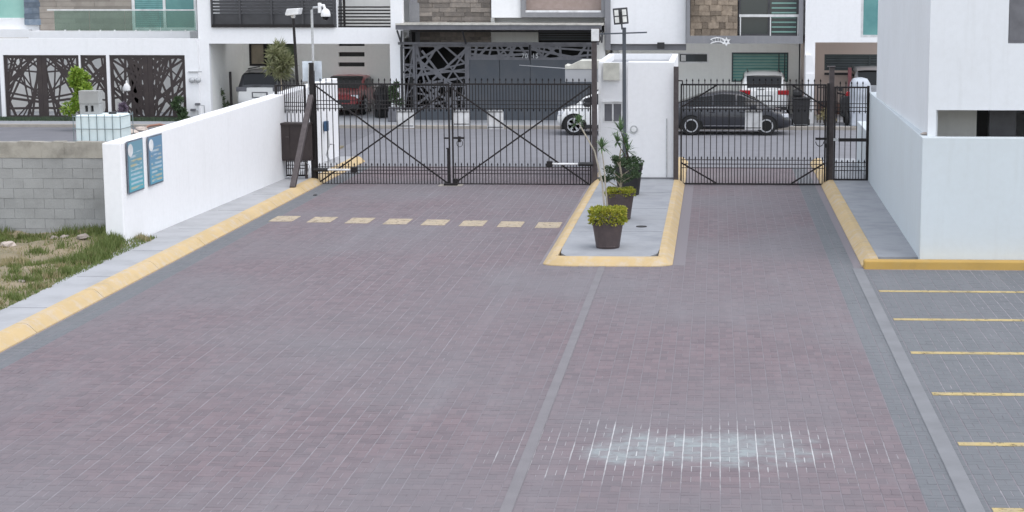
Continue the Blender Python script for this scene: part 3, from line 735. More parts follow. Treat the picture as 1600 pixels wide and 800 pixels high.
# side fence and cabinet
sf = thing('picket_fence', 'short black picket fence panel between the white wall and gate post', 'fence', (V(455, 280, GY)[0], GY, KH))
gate_leaf(sf, V(431, 200, GY)[0], V(479, 200, GY)[0], GY+.02, [133.5, 160, 166, 172, 178, 246, 252, 258, 263, 274], 455, .1)
post(sf, 'end_post', 431, .07, 132, GY, .1)
cb_ = thing('cabinet', 'brown two door metal cabinet mounted on the short fence panel', 'cabinet', (V(455, 250, GY-.3)[0], GY-.3, .6))
CYp = GY-.36
vbox(cb_, 'case', 421, 193, 488, 249, CYp+.34, .34, 'bronze_sheet')
d1 = vbox(cb_, 'door', 422, 194.5, 452.5, 248, CYp-.003, .02, 'bronze_sheet'); d2 = vbox(cb_, 'door', 453.5, 194.5, 487, 248, CYp-.003, .02, 'bronze_sheet')
vbox(d1, 'handle', 446, 213, 451, 215, CYp-.026, .015, 'brown_steel')
vbox(cb_, 'rain_hood', 419.5, 190.5, 489, 193, CYp+.36, .44, 'bronze_sheet')
MB().box(V(425, 249, GY)[0], V(427, 249, GY)[0]+.03, GY-.15, GY-.09, KH-.02, .75).build('leg', 'bronze_sheet', cb_)
MB().box(V(478, 249, GY)[0], V(480, 249, GY)[0]+.03, GY-.15, GY-.09, KH-.02, .75).build('leg', 'bronze_sheet', cb_)

pr = thing('gate_post', 'tall brown steel gate post beside the guard booth', 'gate post', (V(928, 289, GY)[0], GY, .1))
post(pr, 'post', 928.5, .13, 66, GY, -.05, 'brown_steel'); post(pr, 'cap', 928.5, .15, 65, GY, V(928, 66.4, GY)[1], 'black_steel')
px_ = V(932, 60, GY); vbox(pr, 'white_plate', 924, 45, 936, 64, GY-.08, .03, 'white_metal'); vbox(pr, 'plate_backing', 926, 43.5, 937.5, 66, GY-.04, .03, 'brown_steel')

# right single gate with corner braces
RR = [132.5, 158.5, 165, 171, 176, 244, 250, 256.5, 262.5, 287.5]
rg = thing('picket_gate', 'black picket lane gate in front of the parked dark saloon car', 'gate', (V(1180, 288, GY+.1)[0], GY+.1, .03))
gate_leaf(rg, V(1063, 200, GY)[0], V(1291, 200, GY)[0], GY+.1, RR, 1180, .152)
for a, b_ in (((1064, 254), (1119, 286)), ((1290, 254), (1236, 287)), ((1120, 133), (1066, 167)), ((1238, 133), (1290, 168))): brace(rg, a, b_, GY+.06)
panel_sign(rg, 1164, 172, 1191, 203, GY+.1)
vbox(rg, 'latch_bar', 1274, 215, 1293, 218.5, GY+.06, .03, 'black_steel')
A = V(1281, 220, GY); MB().tube([(A[0]+.1*math.cos(math.pi+q*math.pi/8), GY+.02, A[1]-.12+.12*math.sin(math.pi+q*math.pi/8)+.1) for q in range(9)], .012, 6).build('chain', 'black_steel', rg)
vbox(rg, 'padlock', 1289, 224, 1293, 231, GY+.04, .04, 'black_steel')
p1 = thing('gate_post', 'square dark gate post at the right edge of the guard booth', 'gate post', (V(1057, 288, GY)[0], GY, .1))
post(p1, 'post', 1056.5, .125, 104, GY, -.05, 'brown_steel')
MB().tube([(V(1060, 126, GY)[0], GY, V(1060, 126, GY)[1]), (V(1066, 126.5, GY)[0], GY, V(1066, 126, GY)[1]), (V(1066.5, 132, GY)[0], GY, V(1066, 132, GY)[1])], .02, 6).build('hinge_arm', 'black_steel', p1)
p2 = thing('gate_post', 'thick dark gate post between the lane gate and pedestrian gate', 'gate post', (V(1298, 289, GY)[0], GY, .1))
post(p2, 'post', 1300, .13, 105, GY+.12, -.05, 'brown_steel'); post(p2, 'guide_post', 1294.5, .07, 130, GY-.02, -.05, 'black_steel')
MB().box(V(1299, 105, GY)[0]-.09, V(1299, 105, GY)[0]+.11, GY+.03, GY+.21, V(1299, 105, GY)[1], V(1299, 105, GY)[1]+.02).build('cap', 'brown_steel', p2)
pg = thing('pedestrian_gate', 'narrow black picket pedestrian gate against the pale blue wall', 'gate', (V(1330, 282, GY)[0], GY, KH))
PX0, PX1 = V(1303, 200, GY)[0], V(1356, 200, GY)[0]
gate_leaf(pg, PX0, PX1, GY, [136.5, 162, 168, 174, 178, 249, 254, 260.5, 266.5, 280.5], 1330, .14)
vbox(pg, 'mid_rail', 1310, 216, 1355, 221, GY-.025, .04, 'black_steel'); vbox(pg, 'lock_plate', 1302, 216, 1309, 220, GY-.025, .04, 'galvanised')
post(pg, 'hinge_post', 1357, .06, 134, GY+.05, .12)

# ================================================================== guard booth
BYf, BYb = GY+.15, 51.4
gb = thing('guard_booth', 'small white guard booth standing on the island between both gates', 'booth', (V(990, 288, BYf)[0], 48, KH))
X0 = V(934, 200, BYf)[0]; X1 = V(1053, 200, BYf)[0]; zt = V(990, 97, BYf)[1]
Xm = V(981, 200, BYf)[0]
wa, wb = V(942, 192, BYf+.4), V(973, 160, BYf+.4)
MB().wall(X0, Xm-.004, .1, zt-.03, BYf+.4, BYf+.55, [(wa[0], wa[1], wb[0], wb[1])]).build('front_wall', 'white_plaster', gb)
MB().box(Xm, X1, BYf, BYf+.6, .1, zt).build('front_pier', 'white_plaster', gb, bevel=.01)
MB().box(X0, X0+.15, BYf+.553, BYb, .1, zt).build('side_wall', 'white_plaster', gb); MB().box(X1-.152, X1-.002, BYf+.603, BYb, .1, zt).build('side_wall', 'white_plaster', gb)
MB().box(X0+.151, X1-.154, BYb-.15, BYb-.002, .1, zt).build('back_wall', 'white_plaster', gb)
MB().box(X0+.152, X1-.155, BYf+.62, BYb-.153, zt-.28, zt-.16).build('roof', 'concrete_walk', gb)
wd = MB().wall(wa[0], wb[0], wa[1], wb[1], BYf+.39, BYf+.47, [(wa[0]+.04, wa[1]+.04, (wa[0]+wb[0])/2-.02, wb[1]-.04), ((wa[0]+wb[0])/2+.02, wa[1]+.04, wb[0]-.04, wb[1]-.04)]).build('window', 'white_metal', gb)
for k in (0, 1):
    xa = wa[0]+.04 if k == 0 else (wa[0]+wb[0])/2+.02; MB().box(xa, xa+(wb[0]-wa[0])/2-.06, BYf+.44, BYf+.45, wa[1]+.04, wb[1]-.04).build('pane', 'slate_steel', wd)
MB().box(wa[0]-.04, wb[0]+.04, BYf+.34, BYf+.389, wb[1]+.01, wb[1]+.035).build('window_hood', 'white_metal', gb)
vbox(gb, 'meter_box', 943, 98, 968, 125, BYf+.398, .12, 'booth_cream')
vbox(gb, 'conduit', 935.5, 100, 939, 288, BYf+.36, .05, 'white_metal'); vbox(gb, 'conduit', 1040.5, 185, 1042.5, 283, BYf-.002, .03, 'galvanised')
e = V(990.5, 202, BYf)
MB().lathe((e[0], BYf-.03, e[1]), [(.1, 0), (.1, .028)], 20, 'Y').build('round_plaque', 'galvanised', gb)
MB().lathe((e[0], BYf-.038, e[1]), [(.065, 0), (.065, .007)], 20, 'Y').build('plaque_centre', 'white_metal', gb)
MB().box(X0-.06, X1+.03, BYf-.06, BYf-.004, .1, KH+.035).build('plinth_strip', 'concrete_strip', gb)
# air-conditioning box on the left side of the booth
ab, at_ = V(883, 128, 47.3), V(926, 108, 47.3); atp = V(926, 95, 47.3)[1]
ac = thing('window_air_conditioner', 'white box with sloped lid jutting from the side of the guard booth', 'air conditioner', (ab[0], 47.3, ab[1]))
MB().box(ab[0], X0-.004, 47.3, 48.2, ab[1], at_[1]).build('case', 'paint_grey', ac, bevel=.01)
MB().prism([(ab[0]+.0, at_[1]+.004), (X0-.006, at_[1]+.004), (X0-.006, atp), (ab[0]+.38, atp), (ab[0]+.1, at_[1]+.08), (ab[0], at_[1]+.1)], 47.28, 48.22).build('sloped_lid', 'booth_cream', ac)
A, B_ = V(735, 136, 47.4), V(884, 107, 47.4)
MB().tube([(A[0]+(B_[0]-A[0])*q/10, 47.4+(1-q/10)*12, A[1]+(B_[1]-A[1])*q/10-.0*math.sin(q*.314)) for q in range(11)], .012, 5).build('cable', 'galvanised', ac)

# lamp post on the island
LX, LY = G(977, 283, KH); LY = 45.4; LX = V(975.5, 200, LY)[0]
lp = thing('lamp_post', 'slim dark lamp post with square floodlight and crossbar on the island', 'lamp post', (LX, LY, KH))
MB().box(LX-.045, LX+.045, LY-.045, LY+.045, KH-.01, V(975, 43, LY)[1]).build('pole', 'charcoal_steel', lp, bevel=.006)
MB().box(LX-.13, LX+.13, LY-.13, LY+.13, KH-.006, KH+.02).build('base_plate', 'charcoal_steel', lp)
A, B_ = V(937, 53, LY), V(1011, 50.5, LY); MB().bar((A[0], LY-.066, A[1]), (B_[0], LY-.066, B_[1]), .03, .035).build('crossbar', 'charcoal_steel', lp)
c_ = V(970, 25, LY-.06); MB().bar((V(972, 46, LY)[0], LY-.02, V(972, 46, LY)[1]), (c_[0]+.01, LY-.02, c_[1]), .04).build('neck', 'charcoal_steel', lp)
rot = Matrix.Rotation(math.radians(-5), 4, 'Y')
def rp(b):
    b.v = [tuple(Vector((c_[0], LY-.1, c_[1]))+rot @ (Vector(v)-Vector((c_[0], LY-.1, c_[1])))) for v in b.v]; return b
hd = rp(MB().box(c_[0]-.18, c_[0]+.18, LY-.16, LY-.06, c_[1]-.2, c_[1]+.2)).build('floodlight_head', 'dark_frame', lp, bevel=.012)
for sx in (-1, 1):
    for sz in (-1, 1): rp(MB().box(c_[0]+sx*.095-.05, c_[0]+sx*.095+.05, LY-.17, LY-.162, c_[1]+sz*.085-.07, c_[1]+sz*.085+.07)).build('lens', 'led_lens', hd)
rp(MB().box(c_[0]-.03, c_[0]+.03, LY-.175, LY-.162, c_[1]-.17, c_[1]+.1)).build('sensor', 'black_plastic', hd)

# ================================================================== potted plants
pr_ = random.Random(21)
def pot(t, x, y, z, rt, rbm, h, m='terracotta_pot'):
    MB().lathe((x, y, z), [(rbm*.96, 0), (rbm, .02), (rbm*1.03, .045), (rbm*1.01, .05), (rt*.95, h*.86), (rt*1.0, h*.865), (rt*1.02, h), (rt*.93, h), (rt*.9, h*.9)], 28).build('pot', m, t, smooth=True)
    MB().lathe((x, y, z+h*.88), [(rt*.9, 0), (rt*.88, .012)], 20).build('soil', 'pot_soil', t)
def leaves(mb, n, f, L, W, rnd=pr_):
    for _ in range(n):
        p, o = f(); d = Vector(o)+Vector((rnd.gauss(0, .6), rnd.gauss(0, .6), rnd.gauss(0, .6)))
        mb.leaf(p, d, (rnd.gauss(0, 1), rnd.gauss(0, 1), rnd.gauss(0, 1)), L*rnd.uniform(.6, 1.3), W*rnd.uniform(.6, 1.3))
def ball(c, rx, ry, rz, shell=.55, flat=None):
    def f():
        while True:
            v = Vector((pr_.gauss(0, 1), pr_.gauss(0, 1), pr_.gauss(0, 1))).normalized()
            k = pr_.uniform(shell, 1)
            return (c[0]+v.x*rx*k, c[1]+v.y*ry*k, c[2]+v.z*rz*k), v
    return f
def drum(c, r, h):
    def f():
        a = pr_.uniform(0, 6.28); k = pr_.random()
        if k < .5: q = r*math.sqrt(pr_.random()); return (c[0]+q*math.cos(a), c[1]+q*math.sin(a), c[2]+h*pr_.uniform(.8, 1.03)+.02*math.sin(a*3)), (0, 0, 1)
        q = r*pr_.uniform(.85, 1.04)*(1+.04*math.sin(a*4)); return (c[0]+q*math.cos(a), c[1]+q*math.sin(a), c[2]+h*pr_.random()), (math.cos(a), math.sin(a), .2)
    return f
def spikes(mb, c, n, L, W):
    for _ in range(n):
        a = pr_.uniform(0, 6.28); e_ = pr_.uniform(-.5, 1.5); d = Vector((math.cos(a)*math.cos(e_), math.sin(a)*math.cos(e_), math.sin(e_)))
        l = L*pr_.uniform(.7, 1.15); p = Vector(c); m_ = p+d*l*.55; tip = p+d*l-Vector((0, 0, .12*l)); s_ = d.cross(Vector((0, 0, 1)));
        s_ = (s_.normalized() if s_.length > .01 else Vector((1, 0, 0)))*W/2
        mb.quad(p-s_*.6, p+s_*.6, m_+s_, m_-s_); mb.quad(m_-s_, m_+s_, tip)
IZ = KH-.004
x, y = -2.02, 34.25
t = thing('potted_shrub', 'clipped yellow green shrub in brown pot nearest the island tip', 'potted plant', (x, y, IZ), 'potted plants on the island')
pot(t, x, y, IZ, .30, .225, .50)
lf = MB(); leaves(lf, 2600, drum((x, y, IZ+.46), .325, .27), .055, .035); lf.build('foliage', 'leaf_lime', t)
br = MB()
for k in range(9): a = k*.7; br.tube([(x+.05*math.cos(a), y+.05*math.sin(a), IZ+.43), (x+.2*math.cos(a), y+.2*math.sin(a), IZ+.62)], [.012, .006], 5)
br.build('branches', 'bark', t)
x, y = -2.0, 38.4
t = thing('potted_topiary', 'dark cloud pruned topiary over lime edging in the middle brown pot', 'potted plant', (x, y, IZ), 'potted plants on the island')
pot(t, x, y, IZ, .30, .22, .56)
lf = MB(); leaves(lf, 1300, drum((x, y, IZ+.5), .29, .13), .05, .03); lf.build('edging_foliage', 'leaf_lime', t)
tk = MB(); fol = MB()
tk.tube([(x, y, IZ+.5), (x+.03, y, IZ+.9), (x-.02, y, IZ+1.25), (x+.02, y, IZ+1.5)], [.03, .025, .02, .012], 7)
for px, py, r in ((972, 253, .16), (955, 264, .15), (992, 262, .17), (960, 275, .19), (978, 278, .20), (995, 272, .15), (945, 280, .12), (963, 247, .10)):
    X, Z = V(px-2, py, y); X += pr_.uniform(-.02, .02); yy = y+pr_.uniform(-.12, .12)
    tk.tube([(x, y, max(IZ+.55, Z-.2)), (X, yy, Z)], [.015, .009], 5); leaves(fol, 300, ball((X, yy, Z), r*.95, r*.9, r*.5, .3), .045, .025)
tk.build('trunk', 'bark', t); fol.build('foliage', 'leaf_dark', t)
x, y = -2.03, 42.8
t = thing('potted_palm', 'dark bushy plant spilling over a tall black pot beside the lamp post', 'potted plant', (x, y, IZ), 'potted plants on the island')
pot(t, x, y, IZ, .33, .25, .68, 'black_pot')
fol = MB(); leaves(fol, 700, ball((x+.02, y, IZ+.75), .34, .32, .12, .4), .08, .04); fol.build('foliage', 'leaf_dark', t)
sp_ = MB(); st_ = MB()
for px, py, L in ((970, 205, .42), (964, 222, .30), (976, 225, .3), (980, 236, .35)):
    X, Z = V(px, py, y); st_.tube([(x, y, IZ+.65), ((x+X)/2+.03, y, (IZ+Z)/2+.35), (X, y, Z)], [.018, .014, .01], 6); spikes(sp_, (X, y, Z), 26, L, .035)
st_.build('stems', 'dark_bark', t); sp_.build('spiky_leaves', 'leaf_spike', t)
# leaning dracaenas behind the first pot
def cane(pts, lab, nsp, L, rad=.022):
    t = thing('dracaena', lab, 'plant', pts[0], 'thin stemmed plants on the island')
    MB().tube(pts, [rad, rad*.9, rad*.75, rad*.6][:len(pts)] if len(pts) == 4 else rad, 7).build('stem', 'pale_bark', t, smooth=True)
    b = MB(); spikes(b, pts[-1], nsp, L, .03); b.build('leaf_tuft', 'leaf_spike', t)
    return t
Yc = 36.9
def c3(px, py, Y=Yc): X, Z = V(px, py, Y); return (X, Y, Z)
cane([(V(945, 318, Yc)[0], Yc, IZ+.35), c3(941, 285), c3(929, 236), c3(904, 192)], 'long pale stem leaning left across the gate with a small leaf tuft', 40, .22)
cane([(V(949, 318, Yc)[0], Yc+.1, IZ+.35), c3(946, 290), c3(944, 262), c3(940, 231)], 'upright thin stem with a spiky leaf tuft against the booth wall', 60, .26, .018)
tp = thing('planter_bowl', 'low brown planter hidden behind the nearest pot', 'planter', (V(947, 345, Yc)[0], Yc, IZ)); pot(tp, V(947, 345, Yc)[0], Yc, IZ, .2, .16, .42)
tag(MB().lathe((-1.5, 37.2, IZ), [(.11, 0), (.11, .012)], 16).build('drain_cover', 'black_steel', org=(-1.5, 37.2, IZ)), 'small dark round cover lying on the island paving', 'drain cover')
tag(MB().box(-9.68, -9.6, 43.5, 43.62, .003, .018).build('drain_plug', 'black_steel', org=(-9.64, 43.5, 0)), 'tiny dark plug in the paving close to the leaning brace', 'drain plug')

# ================================================================== houses across the street
HF = 66.0; GZ = .10
def P4(x0, y0, x1, y1, Y):           # photo rectangle -> X0, Z0, X1, Z1 on plane Y
    a, b = V(x0, y1, Y), V(x1, y0, Y); return a[0], a[1], b[0], b[1]
def pbox(t, name, x0, y0, x1, y1, Y, d, m, bevel=0):   # front face at Y, depth d behind it
    a = P4(x0, y0, x1, y1, Y); return MB().box(a[0], a[2], Y, Y+d, a[1], a[3]).build(name, m, t, bevel=bevel)
st_r = random.Random(17)
def stones(t, rect, Y, w_, h_, m, rough=.03, irregular=False):
    x0, z0, x1, z1 = rect
    me = MB().box(0, 1, 0, 1, 0, 1).mesh('stone'); me.materials.append(MATS[m])
    MB().box(x0, x1, Y+.05, Y+.12, z0, z1).build('mortar_bed', m, t)
    z = z0
    while z < z1-.02:
        hh = min(h_*st_r.uniform(.75, 1.3), z1-z); x = x0
        if z1-z-hh < h_*.4: hh = z1-z
        while x < x1-.01:
            ww = min(w_*st_r.uniform(.5, 1.5), x1-x)
            if x1-x-ww < w_*.3: ww = x1-x
            d = st_r.uniform(0, rough); tl = st_r.gauss(0, .03) if irregular else 0
            o = inst('stone', me, t, (x+.006, Y+.05-d-.012, z+.005), (0, tl, 0), (ww-.012, .09+d, hh-.010)); x += ww
        z += hh
def window(t, rect, Y, m, fm='aluminium', mull=1, fw=.05, slats=0, sm='blind_green', cross=0):
    x0, z0, x1, z1 = rect
    holes = []; n = mull+1; pw = (x1-x0-fw)/n
    for k in range(n): holes.append((x0+fw+k*pw, z0+fw, x0+(k+1)*pw, z1-fw))
    wdw = MB().wall(x0+.002, x1-.002, z0+.002, z1-.002, Y-.03, Y+.04, holes).build('window', fm, t)
    for h in holes:
        MB().box(h[0], h[2], Y+.012, Y+.02, h[1], h[3]).build('pane', m, wdw)
    if slats:
        dz = (z1-z0-2*fw)/slats
        for k in range(slats): MB().box(x0+fw+.01, x1-fw-.01, Y+.0, Y+.011, z0+fw+(k+.18)*dz, z0+fw+(k+.8)*dz).build('blind_slat', sm, wdw)
    return wdw
ZT = 7.0

# ---- house A : far left, only its right edge shows
hA = thing('house', 'white house at the left edge with turquoise curtained window and blue slate column', 'house', (-27, 68, GZ), 'houses across the street')
xa0 = V(-150, 30, 69.7)[0]; xa1 = V(61, 30, 69.7)[0]
wr = P4(0, -60, 38, 30, 69.7); wr = (wr[0]-1.2, wr[1], wr[2], wr[3])
MB().wall(xa0, xa1, 3.0, ZT, 69.7, 69.95, [wr]).build('upper_wall', 'white_plaster', hA)
window(hA, wr, 69.8, 'window_curtain', 'white_metal', 1)
sr_ = P4(38.5, -60, 60, 39, 69.6); stones(hA, (sr_[0], sr_[1], sr_[2], ZT-.1), 69.58, .5, .22, 'blue_slate', .05)
MB().box(xa0, xa1, 69.96, 75, 3.0, ZT).build('body', 'white_plaster', hA)
MB().box(xa0-.1, xa1, 69.6, 75, ZT+.002, ZT+.2).build('roof', 'white_plaster', hA)
MB().box(xa0, xa1-.3, 69.4, 69.698, 2.93, 3.25).build('ledge', 'white_plaster', hA)
MB().box(xa0, V(-3, 100, HF)[0], 66.7, 67.0, GZ, 2.92).build('lower_wall', 'grey_plaster', hA)

# ---- house B : three laser-cut gates
hB = thing('house', 'white house with tan stone facade, glass balcony and three cut metal gates', 'house', (-22, 67, GZ), 'houses across the street')
FY = 65.8
g1, g2_, g3 = P4(10, 86.5, 122, 188, FY), P4(130, 86.5, 165, 188, FY), P4(175, 86.5, 288, 188, FY)
wx0, wx1 = V(-1, 100, FY)[0], V(309, 100, FY)[0]; wzt = V(150, 60, FY)[1]
MB().wall(wx0, wx1, GZ-.05, wzt, FY, FY+.22, [(g[0]-.01, GZ-.1, g[2]+.01, g[3]+.01) for g in (g1, g2_, g3)]).build('front_wall', 'white_plaster', hB)
UY = 69.6
uz0 = V(150, 47.5, UY)[1]
ux0, ux1 = V(62, 20, UY)[0], V(307, 20, UY)[0]
wr = P4(208, -70, 304, 47, UY)
MB().wall(ux0, ux1, 2.9, ZT, UY, UY+.2, [wr]).build('upper_wall', 'white_plaster', hB)
stones(hB, (ux0, uz0, wr[0]-.02, ZT), UY-.06, 1.1, .24, 'ledger_tan', .012)
wB = window(hB, wr, UY+.02, 'window_teal', 'white_metal', 1, .1)
for k in range(14):
    zq = wr[1]+.12+k*.075; MB().box(wr[0]+.12, (wr[0]+wr[2])/2-.06, UY+.012, UY+.03, zq, zq+.05).build('blind_slat', 'blind_teal', wB)
MB().box(ux0-.1, ux1, UY-1.0, UY-.1, uz0-.35, uz0-.004).build('balcony_slab', 'white_plaster', hB)
RY = UY-.95
ra = P4(75, 15, 305, 47, RY)
MB().box(ra[0], ra[2], RY, RY+.05, ra[3]-.04, ra[3]+.01).build('balcony_rail', 'white_metal', hB)
npn = 4
for k in range(npn):
    xa, xb = ra[0]+.25+(ra[2]-ra[0]-.25)*k/npn, ra[0]+.25+(ra[2]-ra[0]-.25)*(k+1)/npn
    MB().box(xa+.01, xb-.01, RY+.015, RY+.027, uz0+.02, ra[3]-.045).build('glass_pane', 'rail_glass', hB)
    for q in (.3, .7): MB().box(xa+(xb-xa)*q-.03, xa+(xb-xa)*q+.03, RY, RY+.04, uz0-.003, uz0+.05).build('glass_clamp', 'white_metal', hB)
MB().box(ux0, ux1, UY+.21, 76, GZ-.05, ZT-.002).build('body', 'white_plaster', hB)
MB().box(ux0-.1, ux1, UY-.2, 76, ZT+.002, ZT+.2).build('roof', 'white_plaster', hB)
tag_ = [(g1, 'wide dark bronze cut metal gate left of the small tree', True), (g2_, 'narrow dark bronze cut metal door between white pillars', False), (g3, 'wide dark bronze cut metal gate nearest the water meters', True)]
cr = random.Random(4)
for (x0, z0, x1, z1), lb, wide in tag_:
    t = thing('metal_gate', lb, 'gate', ((x0+x1)/2, FY+.1, GZ), 'laser cut metal gates of the white house')
    YY = FY+.07; z0 = GZ+.02
    mb = MB(); fw = .11
    xs = [(x0, (x0+x1)/2-.003), ((x0+x1)/2+.003, x1)] if wide else [(x0, x1)]
    for k, (a, b_) in enumerate(xs):
        MB().wall(a, b_, z0, z1, YY-.01, YY+.03, [(a+fw*(1 if k == 0 or not wide else 1.6), z0+fw, b_-fw*(1.6 if wide and k == 0 else 1), z1-fw)]).build('leaf_frame', 'bronze_sheet', t)
    cut_sheet(mb, cr, x0+.06, x1-.06, z0+.06, z1-.06, YY, 25 if wide else 19, .035, .105, mirror=wide, blots=0)
    if lb.endswith('meters'):
        for k in range(9): mb.prism(clip([(x0+(x1-x0)*(.24+.16*cr.random())+cr.uniform(.05, .16)*math.cos(q*.9), z0+(z1-z0)*cr.random()+cr.uniform(.1, .3)*math.sin(q*.9)) for q in range(7)], x0+.1, x1-.1, z0+.1, z1-.1), YY+.016+k*.0006, YY+.028+k*.0006)
    mb.build('cut_sheet', 'bronze_sheet', t)
MB().box(ux0-4, ux1-.01, UY-.04, UY+.1, GZ, 2.898).build('patio_wall', 'warm_white', hB)
# verge
vg = MB(); vr = random.Random(8)
for _ in range(9000):
    x, y_ = vr.uniform(-27, -18.6), vr.uniform(64.9, 65.75); a = vr.uniform(0, 6.28); h_ = vr.uniform(.05, .13)
    vg.quad((x-.02, y_, GZ), (x+.02, y_, GZ), (x+.05*math.cos(a), y_+.05*math.sin(a), GZ+h_))
gtag(vg.build('verge_grass', 'verge_green'), 'dark green grass strip below the cut metal gates')
# meters and pipes on the pillar
mt = thing('water_meter', 'pair of round grey meters on the white pillar', 'meter', (V(305, 125, FY)[0], FY, V(305, 130, FY)[1]))
for px in (300.5, 310.5):
    a = V(px, 125, FY); MB().lathe((a[0], FY-.14, a[1]), [(.06, 0), (.1, .03), (.105, .1), (.08, .138)], 16, 'Y').build('meter_dial', 'galvanised', mt, smooth=True)
a = V(305, 112, FY); MB().box(a[0]-.24, a[0]+.24, FY-.06, FY-.003, a[1]-.02, a[1]+.02).build('shelf', 'galvanised', mt)
for k, (p, q, r) in enumerate((((304, 163), (319, 165), (320, 178)), ((297, 172), (309, 173), (310, 184)))):
    A, B_, C_ = V(*p, FY-.1), V(*q, FY-.1), V(*r, FY-.1)
    t = thing('water_pipe', ('upper' if k == 0 else 'lower')+' bent grey water pipe at the foot of the white pillar', 'pipe', (C_[0], FY-.1, C_[1]), 'water pipes by the pillar')
    MB().tube([(A[0], FY-.1, A[1]), (B_[0], FY-.1, B_[1]), (C_[0], FY-.1, GZ-.02)], .022, 8).build('pipe', 'galvanised', t)
    MB().box(A[0]+.03, A[0]+.2, FY-.15, FY-.05, A[1]-.04, A[1]+.045).build('valve', 'slate_steel', t)

# ---- house C : carport with white SUV and red car
hC = thing('house', 'white house with dark slatted balcony above a wide open carport', 'house', (-15, 67, GZ), 'houses across the street')
cx0, cx1 = V(309.5, 50, HF)[0], V(630, 50, HF)[0]
op = P4(331, 68.5, 609, 200, HF)
bal = P4(330, -90, 523, 43, HF); bl2 = P4(528, -90, 608, 43, HF)
MB().wall(cx0, cx1, GZ-.05, ZT, HF, HF+.25, [(op[0], GZ-.1, op[2], op[3]), (bal[0], bal[1], bal[2], 6.4), (bl2[0], bl2[1], bl2[2], 6.4)]).build('front_wall', 'white_plaster', hC)
MB().box(bal[0]-.1, bal[2]+.1, HF+1.6, HF+1.7, bal[1]-.1, 6.5).build('balcony_back', 'grey_plaster', hC)
MB().box(bl2[0]-.1, bl2[2]+.1, HF+1.3, HF+1.4, bl2[1]-.1, 6.5).build('balcony_back', 'warm_white', hC)
grl = struct_ = None
for p in (331.5, 375, 424.5, 473, 521.5):
    a = V(p, 20, HF); MB().box(a[0]-.035, a[0]+.035, HF-.06, HF-.003, bal[1]+.01, 5.3).build('balcony_post', 'dark_frame', hC)
for k in range(13):
    zq = V(424, 17.5-k*5, HF)[1]; MB().box(bal[0]+.06, bal[2]-.06, HF+.02, HF+.06, zq-.045, zq+.03).build('slat', 'dark_frame', hC)
pbox(hC, 'balcony_panel', 333, 21.5, 521, 38.5, HF+.08, .04, 'dark_frame'); pbox(hC, 'balcony_kick_rail', 331, 38, 522.5, 42.8, HF-.09, .08, 'black_steel')
for k in range(7):
    zq = V(568, 42.3-k*5.1, HF)[1]; MB().box(bl2[0]+.02, bl2[2]-.02, HF+.03, HF+.07, zq-.012, zq+.042).build('slat', 'black_steel', hC)
a = V(537, 20, HF); MB().box(a[0]-.04, a[0]+.04, HF+.075, HF+.13, bl2[1], 6.3).build('balcony_post', 'black_steel', hC)
CB = 70.6
wrc = P4(390, 66, 414.5, 103, CB); wrc2 = P4(414.5, 66, 462, 103, CB)
s_ = [P4(529, y0, 569.5, y1, CB) for y0, y1 in ((66, 72), (81.5, 88.5), (97.5, 104))]
MB().wall(cx0+.3, cx1-.1, GZ-.05, ZT-.01, CB, CB+.2, [wrc, wrc2]+s_).build('carport_back_wall', 'carport_plaster', hC)
window(hC, wrc, CB+.02, 'window_brown', 'black_steel', 0, .08); window(hC, wrc2, CB+.02, 'leaf_dull', 'black_steel', 0, .08)
for q in s_: MB().box(q[0]-.05, q[2]+.05, CB+.205, CB+.3, q[1]-.05, q[3]+.05).build('slot_window', 'black_plastic', hC)
MB().box(op[0]-.26, op[0]-.004, HF+.255, CB-.003, GZ-.05, 3.2).build('carport_side_wall', 'carport_plaster', hC)
MB().box(op[2]+.004, op[2]+.26, HF+.255, CB-.003, GZ-.05, 3.2).build('carport_side_wall', 'carport_plaster', hC)
MB().box(cx0, cx1, HF+.252, 68.3, op[3]+.004, op[3]+.2).build('carport_ceiling', 'carport_plaster', hC)
MB().box(cx0, cx1, 68.1, 68.3, op[3]+.204, ZT-.01).build('added_light_well_wall', 'white_plaster', hC)  # unseen light well, added to let daylight into the carport
for q in (cx0, cx1-.2): MB().box(q, q+.2, 68.302, CB+.31, 3.204, ZT-.01).build('added_light_well_side', 'white_plaster', hC)  # sides of the added well
MB().box(cx0+.002, cx1-.002, CB+.32, 77, GZ-.05, ZT-.003).build('body', 'white_plaster', hC)
MB().box(cx0, cx1, HF-.05, 68.3, ZT+.002, ZT+.2).build('roof', 'white_plaster', hC); MB().box(cx0, cx1, CB+.3, 77, ZT+.002, ZT+.2).build('roof', 'white_plaster', hC)  # roof split so the added well stays open to the sky

# ---- house D : charcoal garage and canopy
hD = thing('house', 'grey and white house with dark ledger stone behind the charcoal garage front', 'house', (-7, 68, GZ), 'houses across the street')
DY = 66.9
dx0, dx1 = V(631, 30, DY)[0], V(943, 30, DY)[0]
MB().box(V(640, 20, DY)[0]+.02, dx1, DY+.3, 77, 3.25, ZT-.004).build('body', 'white_plaster', hD)
MB().box(dx0-.1, dx1, DY-.1, 77, ZT+.002, ZT+.2).build('roof', 'grey_plaster', hD)
MB().box(V(927, 100, 66.3)[0], V(945, 100, 66.3)[0], 66.3, 77, GZ-.05, 3.24).build('side_wall', 'warm_white', hD)
pbox(hD, 'grey_pier', 641, -110, 653, 100, DY-.02, .3, 'grey_plaster')
sr_ = P4(653.5, -60, 766, 74, DY); stones(hD, (sr_[0], sr_[1], sr_[2], 6.6), DY-.02, .55, .135, 'ledger', .05)
pbox(hD, 'white_bay', 768, -110, 813, 27.5, DY-.5, .78, 'white_plaster'); pbox(hD, 'stone_edge', 766.5, 28, 773, 70, DY+.02, .2, 'warm_white')
